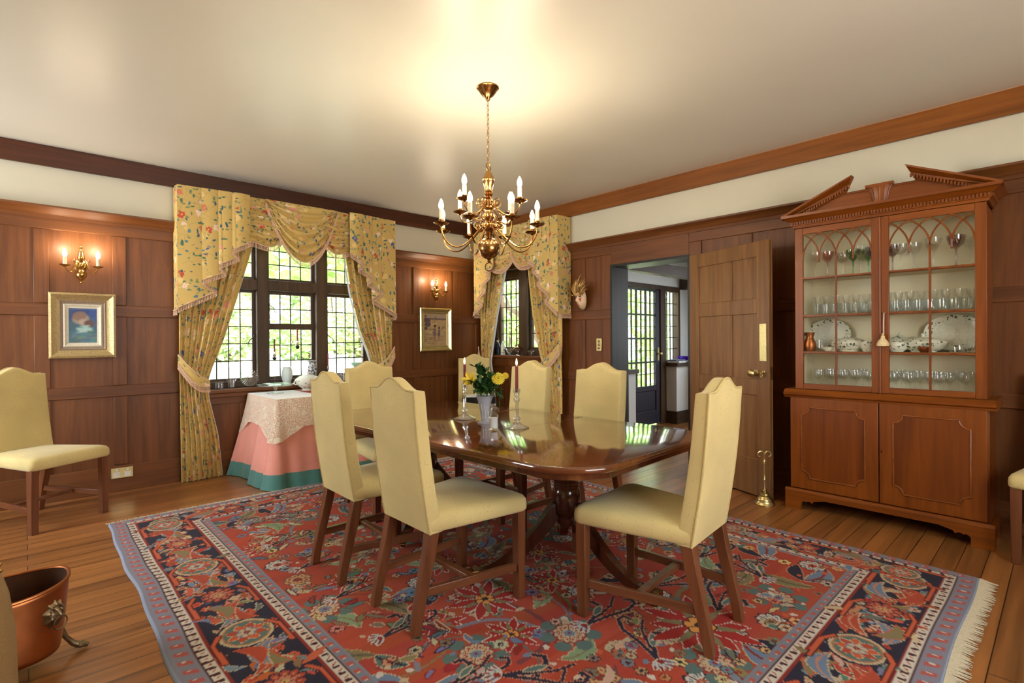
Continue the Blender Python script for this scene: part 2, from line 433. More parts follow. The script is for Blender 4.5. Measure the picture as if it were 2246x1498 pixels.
M['navydoor'] = plain('dark blue black door paint', (44,44,58), .4)
M['switch'] = plain('rocker plastic', (225,222,214), .4)
M['stoneware'] = plain('lavender grey stoneware', (170,172,182), .55, bscale=30)
M['frost'] = plain('frosted white glass', (214,228,226), .3, spec=.6)
M['jade'] = plain('pale jade green glass', (168,214,186), .2, coat=.4)
M['yellow'] = plain('yellow petals', (244,226,84), .6, bscale=40, var=.08)
M['yellow2'] = plain('deep yellow petals', (236,206,70), .6, bscale=40, var=.1)
M['leafdark'] = leafmat('bouquet leaves', [(28,58,24),(58,100,44),(40,78,34)], .15)
M['stem'] = plain('green stem', (70,104,48), .6)
M['mask'] = plain('painted mask', (226,196,160), .4, bscale=14, var=.12)
M['maskgold'] = plain('mask gold plumes', (190,150,88), .4, .6, bscale=60, var=.35)
M['maskred'] = plain('mask red paint', (176,56,30), .45)
M['silver'] = plain('silver plate', (205,202,196), .2, 1)
M['navy'] = plain('dark blue figurine glaze', (32,42,66), .3)
M['skin'] = plain('pale porcelain', (214,190,170), .4)
M['straw'] = plain('straw tassel cord', (222,200,150), .8, bscale=150, var=.2)
M['bark'] = plain('tree bark', (92,80,64), .9, bump=.5, bscale=30, var=.3)
M['lawn'] = plain('sunlit gravel and lawn', (206,206,178), .95, bscale=2.5, var=.1)
M['brick'] = plain('garden earth', (80,70,50), .9)
M['leaf1'] = leafmat('bright tree leaves', [(120,176,84),(176,214,128),(206,232,160),(140,192,104)], .5)
M['leaf2'] = leafmat('shrub leaves', [(120,150,100),(170,186,138),(210,212,170),(146,172,112)], .4)
M['leaf3'] = leafmat('soft pale leaves', [(120,160,90),(170,200,130),(205,222,160)], .4)

# patterned china: white with dark green leaf garland
def china_mat():
    m, nt, b = newmat('white china with green leaf garland'); L = nt.links
    mp = mapping(nt, (1,1,1)); v = nt.nodes.new('ShaderNodeTexVoronoi'); v.inputs['Scale'].default_value = 46
    nz = nt.nodes.new('ShaderNodeTexNoise'); nz.inputs['Scale'].default_value = 70; L.new(mp.outputs[0], nz.inputs['Vector'])
    ad = nt.nodes.new('ShaderNodeVectorMath'); ad.operation = 'MULTIPLY_ADD'; ad.inputs[1].default_value = (.03,.03,.03)
    L.new(nz.outputs['Color'], ad.inputs[0]); L.new(mp.outputs[0], ad.inputs[2]); L.new(ad.outputs[0], v.inputs['Vector'])
    s0 = nt.nodes.new('ShaderNodeSeparateColor'); L.new(v.outputs['Color'], s0.inputs[0])
    md = nt.nodes.new('ShaderNodeMath'); md.operation = 'MULTIPLY_ADD'; md.inputs[1].default_value = .30; md.inputs[2].default_value = 0; L.new(s0.outputs[2], md.inputs[0])
    sb = nt.nodes.new('ShaderNodeMath'); sb.operation = 'ADD'; L.new(v.outputs['Distance'], sb.inputs[0]); L.new(md.outputs[0], sb.inputs[1])
    lt = nt.nodes.new('ShaderNodeMath'); lt.operation = 'LESS_THAN'; lt.inputs[1].default_value = .44; L.new(sb.outputs[0], lt.inputs[0])
    mx = nt.nodes.new('ShaderNodeMix'); mx.data_type = 'RGBA'; L.new(lt.outputs[0], mx.inputs[0])
    mx.inputs[6].default_value = (*lin((226,226,210)),1)
    r = ramp(nt, [(0,lin((52,92,70))),(.5,lin((88,112,84))),(1,lin((60,66,58)))]); sp = nt.nodes.new('ShaderNodeSeparateColor')
    L.new(v.outputs['Color'], sp.inputs[0]); L.new(sp.outputs[0], r.inputs[0]); L.new(r.outputs[0], mx.inputs[7])
    L.new(mx.outputs[2], b.inputs['Base Color']); setin(b, Roughness=.3)
    return m
M['chinapat'] = china_mat()
def bluewhite():
    m, nt, b = newmat('blue and white glaze'); L = nt.links
    mp = mapping(nt, (1,1,1)); nz = nt.nodes.new('ShaderNodeTexNoise'); nz.inputs['Scale'].default_value = 48; nz.inputs['Detail'].default_value = 3
    L.new(mp.outputs[0], nz.inputs['Vector'])
    r = ramp(nt, [(.46,lin((64,76,104))),(.54,lin((214,216,214)))]); L.new(nz.outputs['Fac'], r.inputs[0]); L.new(r.outputs[0], b.inputs['Base Color']); setin(b, Roughness=.15)
    return m
M['bluewhite'] = bluewhite()

# ------------------------------------------------------------------ the room
XR, YW, H = 4.50, 5.45, 2.785
PD = .014      # depth of the sunk panels
def mapL(a, b, z): return (a, YW-b, z)          # window wall: a along x, b into the room
def mapR(a, b, z): return (XR-b, -a, z)         # door wall: a = -y, b into the room
def bmap(mb, mp, a0, a1, b0, b1, z0, z1):
    vs = [mp(a0,b0,z0),mp(a1,b0,z0),mp(a1,b1,z0),mp(a0,b1,z0),mp(a0,b0,z1),mp(a1,b0,z1),mp(a1,b1,z1),mp(a0,b1,z1)]
    return mb.hexa(vs)

mb = MB(); mb.box(-2.4,4.6,-1.8,5.8,-.1,0); mb.box(4.6,8.3,.7,4.3,-.1,0)
struct(mb.build('floor', M['floor']))
mb = MB(); mb.box(-2.4,4.78,-1.8,5.8,H,H+.12); mb.box(4.78,8.3,.7,4.3,2.55,2.9)
struct(mb.build('ceiling', M['ceil']))

# window wall: opening x 1.15..2.95, z .80..2.42
WX0, WX1, WZ0, WZ1 = 1.15, 2.95, .80, 2.42
mb = MB(); y0, y1 = YW+PD, 5.80
for (a,b,c,d) in ((-2.4,WX0,0,2.27),(WX1,4.78,0,2.27),(WX0,WX1,0,WZ0-.03)): mb.box(a,b,y0,y1,c,d)
mb.cur = 1
mb.box(-2.4,WX0,y0-.004,y1,2.27,H); mb.box(WX1,4.78,y0-.004,y1,2.27,H); mb.box(WX0,WX1,y0-.004,y1,WZ1,H)
rows = [(.225,.796),(.89,1.464),(1.561,2.14)]
def panelling(mb, mp, a0, a1, stiles, rws=rows, top=2.27, skirt=.225, horiz=1, vert=0):
    mb.cur = horiz
    zs = [skirt]+[z for r in rws for z in r]+[top]
    for i in range(0, len(zs)-1, 2):
        if zs[i+1]-zs[i] > .004: bmap(mb, mp, a0, a1, -PD, 0, zs[i], zs[i+1])
    mb.cur = vert
    for s0, s1 in stiles:
        s0, s1 = max(s0,a0), min(s1,a1)
        if s1-s0 < .01: continue
        for z0, z1 in rws: bmap(mb, mp, s0, s1, -PD, 0, z0, z1)
st = [(.048+.487*k, .144+.487*k) for k in range(-6, 11)]
pb = MB()
panelling(pb, mapL, -2.2, WX0, st+[(WX0-.08,WX0)])
panelling(pb, mapL, WX1, XR, st+[(WX1,WX1+.10)])
panelling(pb, mapL, WX0, WX1, st, rws=[(.225,.66)], top=WZ0-.04)
wl = struct(mb.build('wall_left', [M['oak_z'], M['plaster']]))
o = pb.build('panel_framing', [M['oak_z'], M['oak_x']], wl, bevel=.005)

# door wall: door y 2.40..3.29 to z 2.02, window y 4.13..5.28, z 1.05..2.15
DY0, DY1, DZ = 2.405, 3.285, 2.02
VY0, VY1, VZ0, VZ1 = 4.13, 5.28, 1.05, 2.15
mb = MB(); x0, x1 = XR+PD, 4.78
for (a,b,c,d) in ((-1.8,DY0,0,2.27),(DY0,DY1,DZ,2.27),(DY1,VY0,0,2.27),(VY0,VY1,0,VZ0-.03),(VY0,VY1,VZ1,2.27),(VY1,5.8,0,2.27)): mb.box(x0,x1,a,b,c,d)
mb.cur = 1; mb.box(x0-.004,x1,-1.8,5.8,2.27,H)
pb = MB()
rst = [(-2.385,-2.285),(-1.938,-1.83),(-1.48,-1.38),(-1.03,-.93),(-.58,-.48),(-.12,-.02),(.34,.44),(.80,.9),(1.26,1.36)]
panelling(pb, mapR, -DY0, 1.6, rst+[(-DY0,-DY0+.03)])
panelling(pb, mapR, -VY0, -DY1, [(-3.685,-3.635),(-3.405,-DY1),(-VY0,-VY0+.06)])
pb.cur = 1; bmap(pb, mapR, -DY1, -DY0, -PD, 0, DZ, 2.27)
panelling(pb, mapR, -YW, -VY1, [(-YW,-VY1)])
panelling(pb, mapR, -VY1, -VY0, [(-4.95,-4.87),(-4.55,-4.47)], rws=[(.225,.90)], top=VZ0-.03)
wr = struct(mb.build('wall_right', [M['oak_z'], M['plaster']]))
pb.build('panel_framing', [M['oak_z'], M['oak_y']], wr, bevel=.005)
# walls behind the camera, with a window opening in the one on the left
mb = MB()
for (a,b,c,d) in ((-1.8,3.65,0,H),(5.2,5.8,0,H),(3.65,5.2,0,.9),(3.65,5.2,2.3,H)): mb.box(-2.4,-2.2,a,b,c,d)
struct(mb.build('wall_back', M['plaster']))
mb = MB()
for (a,b,c,d) in ((-2.4,.4,0,H),(2.5,4.78,0,H),(.4,2.5,0,.95),(.4,2.5,2.4,H)): mb.box(a,b,-1.8,-1.6,c,d)
struct(mb.build('wall_front', M['plaster']))
# skirtings, cornices, beams
mb = MB(); bmap(mb, mapL, -2.2, XR, 0, .012, 0, .215); struct(mb.build('baseboard_left', M['oak_x'], bevel=.004))
mb = MB(); bmap(mb, mapR, -VY0-1.3, -DY1-.0, 0, .012, 0, .215); bmap(mb, mapR, -DY0, 1.6, 0, .012, 0, .215); struct(mb.build('baseboard_right', M['oak_y'], bevel=.004))
CP = [(0,2.225),(.014,2.225),(.02,2.245),(.024,2.252),(.034,2.252),(.045,2.268),(.075,2.290),(.088,2.298),(.09,2.312),(0,2.312)]
def runprof(mb, mp, prof, a0, a1, m0=0, m1=0):
    n = len(prof); vs = []
    for a, m in ((a0,m0),(a1,m1)):
        for b, z in prof: vs.append(mp(a+m*b, b, z))
    fs = [tuple(range(n)), tuple(range(2*n-1,n-1,-1))]
    for k in range(n): fs.append((k, (k+1)%n, n+(k+1)%n, n+k))
    mb.add(vs, fs)
mb = MB(); runprof(mb, mapL, CP, -2.2, WX0-.02); runprof(mb, mapL, CP, WX1+.02, XR); struct(mb.build('trim_1', M['oak_x'], smooth=True, ang=30))
mb = MB(); runprof(mb, mapR, CP, -3.875, 1.6); struct(mb.build('trim_2', M['oak_y'], smooth=True, ang=30))
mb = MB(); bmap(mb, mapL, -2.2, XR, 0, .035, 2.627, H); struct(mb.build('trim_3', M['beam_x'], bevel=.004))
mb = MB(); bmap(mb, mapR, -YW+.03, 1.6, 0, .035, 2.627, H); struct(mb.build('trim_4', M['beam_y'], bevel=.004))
# dark lining of the doorway
mb = MB(); mb.box(4.498,4.79,DY1-.014,DY1+.01,0,DZ-.014); mb.box(4.498,4.79,DY0-.01,DY0+.014,0,DZ-.014); mb.box(4.498,4.79,DY0-.01,DY1+.01,DZ-.014,DZ+.01)
struct(mb.build('trim_5', M['jamb']))

# ------------------------------------------------------------------ leaded windows
def light(root, mp, a0, a1, z0, z1, b, cols, rws, frm=.028):
    """one leaded light: iron casement, pane, cames"""
    mb = MB()
    for (p,q,r,t) in ((a0,a0+frm,z0,z1),(a1-frm,a1,z0,z1),(a0+frm,a1-frm,z0,z0+frm),(a0+frm,a1-frm,z1-frm,z1)): bmap(mb, mp, p, q, b-.018, b+.018, r, t)
    mb.build('casement', M['frame'], root)
    g0, g1, h0, h1 = a0+frm, a1-frm, z0+frm, z1-frm
    mb = MB(); bmap(mb, mp, g0, g1, b-.002, b+.002, h0, h1); pane = mb.build('glass_pane', M['pane'], root)
    mb = MB()
    for k in range(1, cols):
        x = g0+(g1-g0)*k/cols; bmap(mb, mp, x-.005, x+.005, b-.006, b+.006, h0, h1)
    for k in range(1, rws):
        z = h0+(h1-h0)*k/rws; bmap(mb, mp, g0, g1, b-.0055, b+.0055, z-.005, z+.005)
    mb.build('leading', M['lead'], pane)
def catch(root, mp, a, z, b, s=1):
    mb = MB(); pts = []
    mb.tube([mp(a,b,z+.03),mp(a,b+.02,z+.03),mp(a,b+.03,z+.02)], .006, 6)
    for k in range(15):
        t = k/14; pts.append(mp(a+s*(.055*t+.02*sin(t*3.1)), b+.03+.012*sin(t*3), z+.02-.085*t+.02*t*t))
    for k in range(10):
        t = k/9*4.6; r = .013*(1-k/12); pts.append(mp(a+s*(.055+.012+r*cos(pi+t)+.0), b+.03, z-.045-r*sin(t)))
    mb.tube(pts, .0042, 6); mb.build('window_catch', M['iron'], root, smooth=True)

w1 = thing('window_1', 'wide leaded oak window of six lights between yellow floral curtains', 'window', (2.05,5.6,WZ0), kind='structure')
mb = MB(); B0, B1 = -.21, -.11
def wb(a0,a1,z0,z1,b0=B0,b1=B1): bmap(mb, mapL, a0, a1, b0, b1, z0, z1)
wb(WX0,WX0+.06,WZ0,WZ1); wb(WX1-.06,WX1,WZ0,WZ1); wb(WX0,WX1,WZ0,.862); wb(WX0,WX1,2.35,WZ1)
wb(1.69,1.80,WZ0,WZ1,-.23,-.07); wb(2.29,2.415,WZ0,WZ1,-.23,-.07); wb(WX0,WX1,1.765,1.87,-.225,-.075)
mb.build('window_frame', M['frame'], w1, bevel=.008)
mb = MB(); wb(WX0-.02,WX1+.02,WZ0-.035,WZ0,-.2,.03); bmap(mb, mapL, WX0-.02, WX1+.02, 0, .014, WZ0-.075, WZ0-.035); mb.build('window_sill', M['oak_x'], w1, bevel=.008)
BP = -.16
for (a0,a1) in ((WX0+.06,1.69),(2.415,WX1-.06)):
    light(w1, mapL, a0, a1, .862, 1.765, BP, 4, 5); light(w1, mapL, a0, a1, 1.87, 2.35, BP, 4, 3)
light(w1, mapL, 1.80, 2.29, 1.87, 2.35, BP, 4, 3)
light(w1, mapL, 1.80, 2.29, 1.40, 1.765, BP, 4, 2, .034); light(w1, mapL, 1.80, 2.29, .862, 1.40, BP, 4, 3)
catch(w1, mapL, 1.815, 1.60, -.142, 1); catch(w1, mapL, 1.675, 1.28, -.142, -1); catch(w1, mapL, 2.43, 1.29, -.142, 1)
# window reveal
mb = MB(); mb.box(WX0-.002,WX0+.008,5.452,5.8,WZ0,WZ1); mb.box(WX1-.008,WX1+.002,5.452,5.8,WZ0,WZ1); mb.box(WX0,WX1,5.452,5.8,WZ1-.008,WZ1+.002)
struct(mb.build('trim_6', M['frame']))

w2 = thing('window_2', 'narrow leaded oak window of two lights in the corner beside the doorway', 'window', (4.66,4.7,VZ0), kind='structure')
mb = MB()
def wb2(y0,y1,z0,z1,b0=-.21,b1=-.11): bmap(mb, mapR, -y1, -y0, b0, b1, z0, z1)
wb2(VY0,VY0+.06,VZ0,VZ1); wb2(VY1-.07,VY1,VZ0,VZ1); wb2(VY0,VY1,VZ0,1.125); wb2(VY0,VY1,2.05,VZ1); wb2(4.63,4.775,VZ0,VZ1,-.22,-.08)
mb.build('window_frame', M['frame'], w2, bevel=.008)
mb = MB(); wb2(VY0-.02,VY1+.02,VZ0-.035,VZ0,-.2,.03); mb.build('window_sill', M['oak_y'], w2, bevel=.008)
light(w2, mapR, -(VY1-.07), -4.775, 1.125, 2.05, -.16, 4, 5); light(w2, mapR, -4.63, -(VY0+.06), 1.125, 2.05, -.16, 4, 5)
catch(w2, mapR, -4.79, 1.42, -.142, -1); catch(w2, mapR, -4.61, 1.46, -.142, 1)
mb = MB(); mb.box(4.502,4.78,VY0-.002,VY0+.008,VZ0,VZ1); mb.box(4.502,4.78,VY1-.008,VY1+.002,VZ0,VZ1); mb.box(4.502,4.78,VY0,VY1,VZ1-.008,VZ1+.002)
struct(mb.build('trim_7', M['frame']))

# ------------------------------------------------------------------ oak door standing open
dr = thing('door_1', 'oak panelled door standing open against the panelling beside the glazed cabinet', 'door', (4.478,2.37,0), kind='structure')
DL = .875; DH = 2.005
mb = MB(); t0, t1 = -.022, .022       # local: x along the leaf, y thickness, z up
PN = [(.115,.40),(.505,.76)]; PR = [(.30,.80),(.93,1.44),(1.56,1.885)]
mb.box(0,DL,-.010,.010,.02,DH-.01)
mb.cur = 0
for (a,b) in ((0,.115),(.76,DL)): mb.box(a,b,t0,t1,.012,DH)
for (c,d) in ((.012,.30),(.80,.93),(1.44,1.56),(1.885,DH)): mb.box(.115,.76,t0,t1,c,d)
for (c,d) in PR: mb.box(.40,.505,t0,t1,c,d)
leaf = mb.build('door_leaf', M['door'], None, bevel=.004); leaf.parent = dr
mb = MB(); mb.box(.79,.855,-t1-.004,-t1,1.07,1.36); mb.build('finger_plate', M['brass_pale'], None, bevel=.002).parent = dr
def hw(mb, x, z):
    T = Matrix.Translation((x,-t1,z)) @ Matrix.Rotation(rad(90),4,'X'); mb.T = T
    return mb
mb = hw(MB(), .755, .975); mb.lathe([(.026,0),(.026,.004),(.014,.008),(.010,.03),(.014,.036),(.026,.044),(.030,.056),(.024,.068),(.010,.073),(0,.074)], seg=20); mb.build('door_knob', M['brass_pale'], None, smooth=True).parent = dr
mb = hw(MB(), .835, .985); mb.lathe([(.013,0),(.013,.004),(.004,.006),(.004,.03),(0,.031)], seg=12); mb.T = None
mb.tube([(.835+.012*cos(a),-t1-.032,.985+.012*sin(a)+.0) for a in [k*pi/6 for k in range(13)]], .003, 6)
mb.tube([(.835+.010*cos(a),-t1-.03,.958+.012*sin(a)) for a in [k*pi/6 for k in range(13)]], .003, 6); mb.build('key', M['brass_pale'], None, smooth=True).parent = dr
mb = MB(); mb.box(DL-.001,DL+.004,-.012,.012,.93,1.03); mb.build('lock_plate', M['brass_pale'], None).parent = dr
ang = math.atan2(1.555-2.40, 4.148-4.478); dr.rotation_euler = (0,0,ang)

# ------------------------------------------------------------------ the hall beyond the doorway
mb = MB(); HY = 4.1
mb.box(4.78,5.30,HY,HY+.15,0,2.55); mb.box(5.30,7.34,HY,HY+.15,2.03,2.55); mb.box(7.34,8.3,HY,HY+.15,0,2.55); mb.box(6.95,7.34,HY,HY+.15,0,.86)
mb.box(8.2,8.3,.7,HY,0,2.55); mb.box(4.78,8.3,.7,.8,0,2.55)
struct(mb.build('wall_hall', M['white']))
d2 = thing('door_2', 'dark framed garden door with leaded glass seen through the doorway', 'door', (6.4,HY,0), kind='structure')
mb = MB()
for (a,b,c,d) in ((5.30,5.42,0,2.03),(5.42,6.80,1.965,2.03),(6.80,6.95,0,2.03)): mb.box(a,b,HY-.02,HY+.07,c,d)
mb.build('door_frame', M['frame'], d2, bevel=.006)
mb = MB()
for (a,b,c,d) in ((5.42,5.52,.02,1.96),(6.70,6.80,.02,1.96),(5.52,6.70,.02,.22),(5.52,6.70,.50,.575),(5.52,6.70,1.93,1.96)): mb.box(a,b,HY,HY+.05,c,d)
mb.box(5.52,6.70,HY+.015,HY+.035,.22,.50)
lf = mb.build('door_leaf', M['navydoor'], d2, bevel=.006)
mb = MB(); mb.box(5.52,6.70,HY+.023,HY+.027,.575,1.93); mb.build('glass_pane', M['pane'], d2)
mb = MB()
for k in range(1,10):
    x = 5.52+1.18*k/10; w = .013 if k % 2 == 0 else .004
    mb.box(x-w,x+w,HY+.012,HY+.036,.575,1.93)
for k in range(1,8):
    z = .575+1.355*k/8; w = .012 if k % 2 == 0 else .004
    mb.box(5.52,6.70,HY+.013,HY+.035,z-w,z+w)
mb.build('leading', M['lead'], d2)
mb = MB(); mb.lathe([(.02,0),(.012,.01),(.01,.03),(.024,.05),(.02,.065),(0,.07)], c=(0,0,0), seg=14)
for i in range(len(mb.v)): v = mb.v[i]; mb.v[i] = Vector((6.755+v.x, HY-v.z, 1.03+v.y))
mb.box(6.735,6.775,HY-.006,HY,.93,1.12); mb.build('door_knob', M['brass_pale'], d2, smooth=True)
w3 = thing('window_3', 'narrow leaded side light beside the dark garden door', 'window', (7.15,HY,.92), kind='structure')
mb = MB()
for (a,b,c,d) in ((7.31,7.36,.86,2.03),(6.95,7.31,1.95,2.03),(6.95,7.31,.86,.925)): mb.box(a,b,HY-.02,HY+.07,c,d)
mb.build('window_frame', M['frame'], w3, bevel=.005)
mb = MB(); mb.box(6.95,7.31,HY+.023,HY+.027,.925,1.95); mb.build('glass_pane', M['pane'], w3)
mb = MB()
for k in range(1,4): x = 6.95+.36*k/4; mb.box(x-.005,x+.005,HY+.018,HY+.032,.925,1.95)
for k in range(1,6): z = .925+1.025*k/6; mb.box(6.95,7.31,HY+.019,HY+.031,z-.005,z+.005)
mb.build('leading', M['lead'], w3)
mb = MB(); mb.box(4.79,5.27,3.5,3.62,.0,.84); mb.box(7.36,7.9,3.45,4.095,.18,.84); mb.box(6.97,7.36,3.93,4.095,.18,.84)
mb.cur = 1; mb.box(4.79,5.30,3.47,3.65,.84,.89); mb.box(6.93,7.95,3.89,4.095,.84,.89); mb.box(7.33,7.95,3.42,3.89,.84,.89)
mb.box(7.34,7.92,3.43,4.095,0,.18); mb.box(6.95,7.34,3.91,4.095,0,.18)
struct(mb.build('wall_porch', [M['white'], M['frame_x']]))
mb = MB(); mb.box(4.79,7.9,3.50,3.62,2.06,2.20); mb.box(7.36,7.5,3.62,4.09,2.0,2.2); mb.box(6.8,8.2,3.3,3.42,2.02,2.14); struct(mb.build('trim_8', M['frame_x'], bevel=.006))
mb = MB(); mb.lathe([(.0,.0),(.035,0),(.04,.008),(.03,.02),(.075,.045),(.105,.09),(.10,.092),(.07,.05),(0,.03)], c=(7.30,3.99,.89), seg=24, rf=lambda a,k,z: 1+(.10*sin(8*a) if k in (5,6) else 0))
tag(mb.build('glass_bowl', M['purple'], smooth=True), 'purple glass bowl on the hall ledge beyond the doorway', 'bowl')
mb = MB(); mb.box(-.13,.13,-.09,.09,0,.028); mb.T = None; o = mb.build('book', M['paper'], bevel=.003); o.location = (7.08,3.985,.89); o.rotation_euler = (0,0,.1)
tag(o, 'pale closed book lying under another on the hall ledge', 'book')
mb = MB(); mb.box(-.11,.11,-.075,.075,0,.022); o = mb.build('book', plain('slate book cloth', (92,100,118), .6), bevel=.003); o.location = (7.07,3.985,.918); o.rotation_euler = (0,0,-.15)
tag(o, 'slate blue book lying on top of a pale book on the hall ledge', 'book')

# ------------------------------------------------------------------ the garden
GZ = lambda y: -.35+1.10*min(1,max(0,(y-6.5)/6.5))
mb = MB(); ys_ = [5.85,6.5,8,10,12,13,16,20,40]
for ya, yb in zip(ys_, ys_[1:]): mb.hexa([(-14,ya,-1),(30,ya,-1),(30,yb,-1),(-14,yb,-1),(-14,ya,GZ(ya)),(30,ya,GZ(ya)),(30,yb,GZ(yb)),(-14,yb,GZ(yb))])
mb.box(4.8,30,4.3,5.85,-1,-.35); mb.box(8.35,30,-6,4.3,-1,-.35)
struct(mb.build('ground', M['lawn']))
def foliage(mb, c, r, n, size, rnd, hollow=.45, droop=0):
    for _ in range(n):
        while True:
            p = Vector((rnd.uniform(-1,1), rnd.uniform(-1,1), rnd.uniform(-1,1)))
            if hollow < p.length < 1: break
        p = Vector((c[0]+p.x*r[0], c[1]+p.y*r[1], c[2]+p.z*r[2]))
        s = size*rnd.uniform(.6,1.3)
        e = Matrix.Rotation(rnd.uniform(0,2*pi),3,'Z') @ Matrix.Rotation(rnd.uniform(-1.1,1.1),3,'X') @ Matrix.Rotation(rnd.uniform(-.8,.8),3,'Y')
        pts = [(-.5,0,0),(-.2,.26,.05),(.2,.24,.05),(.6,0,-.08),(.2,-.24,.05),(-.2,-.26,.05)]
        mb.add([p+e@(Vector(q)*s) for q in pts], [(0,1,2,3),(0,3,4,5)])
rnd = random.Random(11)
def shrub(name, label, cat, c, r, n, size, mat, group=None, stems=3):
    t = thing(name, label, cat, (c[0],c[1],GZ(c[1])), group)
    mb = MB(); foliage(mb, c, r, n, size, rnd); mb.build('foliage', M[mat], t)
    mb = MB()
    for k in range(stems):
        a = 2*pi*k/stems
        g = GZ(c[1]); mb.tube([(c[0]+.1*cos(a),c[1]+.1*sin(a),g-.02),(c[0]+r[0]*.3*cos(a),c[1]+r[1]*.3*sin(a),(c[2]+g)/2),(c[0]+r[0]*.5*cos(a),c[1]+r[1]*.5*sin(a),c[2])], [.05,.035,.02], 6)
    mb.build('stem', M['bark'], t)
    return t
t = thing('garden_tree', 'broad tree with big bright leaves close above the wide window', 'tree', (1.0,9.4,GZ(9.4)))
mb = MB(); foliage(mb, (3.5,9.4,3.35), (2.9,1.2,1.15), 1700, .30, rnd); mb.build('foliage', M['leaf1'], t)
mb = MB(); mb.tube([(1.0,9.4,GZ(9.4)-.05),(1.05,9.4,1.5),(1.3,9.4,2.6),(2.4,9.4,3.2),(4.2,9.4,3.5)], [.16,.13,.10,.07,.03], 8); mb.build('trunk', M['bark'], t, smooth=True)
def bush(label, x, y, rx, ry, h, n, size, mt): shrub('garden_shrub', label, 'shrub', (x,y,GZ(y)+h*.5), (rx,ry,h*.55), n, size, mt, 'shrubs across the garden')
bush('rounded shrub behind the left light of the wide window', 3.55,14.2,.85,.8,1.7,1100,.2,'leaf2')
bush('low pale shrub behind the middle of the wide window', 5.35,13.8,.9,.7,1.35,1000,.18,'leaf3')
bush('tall loose shrub behind the right light of the wide window', 7.3,14.4,1.0,.9,1.9,1200,.2,'leaf2')
bush('far tall shrub left of the middle beyond the wide window', 4.4,18.5,1.9,1.3,4.4,1500,.36,'leaf3')
bush('far tall shrub right of the middle beyond the wide window', 8.6,18.8,2.1,1.3,4.8,1500,.36,'leaf2')
bush('farthest pale shrub at the right of the wide window', 12.9,19.2,2.1,1.3,4.6,1300,.36,'leaf3')
shrub('garden_tree', 'pale green tree filling the view through the corner window', 'tree', (10.7,11.6,3.2), (2.0,1.6,2.6), 2200, .26, 'leaf3')
bush('shrub low behind the corner window', 13.6,14.6,1.9,1.2,2.0,1100,.26,'leaf2')
t = thing('bare_branch', 'bare grey branch slanting across the corner window', 'branch', (7.2,8.2,-.4))
mb = MB(); mb.tube([(7.9,7.3,-.4),(7.9,7.4,1.0),(7.55,7.8,1.75),(7.2,8.1,2.05),(6.8,8.5,2.5)], [.09,.08,.06,.05,.03], 8); mb.build('limb', M['bark'], t, smooth=True)
mb = MB(); mb.tube([(7.4,7.95,1.9),(7.5,8.3,2.3),(7.9,8.5,2.45)], [.03,.022,.012], 6); mb.tube([(7.2,8.1,2.05),(6.9,7.9,2.35),(6.9,7.6,2.55)], [.03,.02,.01], 6); mb.build('twig', M['bark'], t, smooth=True)
t = thing('garden_tree', 'tree with a grey trunk behind the glazed garden door', 'tree', (8.9,6.9,-.4))
mb = MB(); mb.tube([(8.9,6.5,-.4),(8.95,6.5,1.0),(8.9,6.45,2.0),(8.7,6.3,3.0)], [.16,.13,.11,.1], 10); mb.build('trunk', M['bark'], t, smooth=True)
mb = MB(); foliage(mb, (9.1,6.6,3.2), (1.6,1.2,1.0), 700, .25, rnd); mb.build('foliage', M['leaf1'], t)
shrub('garden_shrub', 'leafy shrub behind the glazed garden door', 'shrub', (11.6,8.0,1.3), (1.7,1.1,1.6), 1500, .24, 'leaf1', 'shrubs across the garden')
shrub('garden_shrub', 'leafy shrub behind the narrow side light of the hall', 'shrub', (15.6,8.2,1.7), (1.9,1.3,2.1), 1300, .28, 'leaf2', 'shrubs across the garden')

# ------------------------------------------------------------------ curtains and pelmets
def interp(tab, t):
    for (t0, v0), (t1, v1) in zip(tab, tab[1:]):
        if t <= t1: 
            k = 0 if t1 == t0 else max(0,(t-t0)/(t1-t0)); return v0+(v1-v0)*k
    return tab[-1][1]
def fringe_mb(mb, pts, L=.045, step=.014, band=.014, out=.006, outv=(0,0,0)):
    """braid along pts with tassels hanging from it"""
    pts = [Vector(p) for p in pts]; acc = 0; outv = Vector(outv)
    mb.tube([p+outv*out for p in pts], band*.45, 6)
    for p, q in zip(pts, pts[1:]):
        seg = (q-p).length
        while acc < seg:
            c = p+(q-p)*(acc/seg)+outv*out
            mb.lathe([(.0022,-L*.25),(.0058,-L*.36),(.003,-L*.5),(.0065,-L)], c=c, seg=5); acc += step
            mb.beam(c, c-Vector((0,0,L*.3)), .003, .003, up=(1,0,0))
        acc -= seg
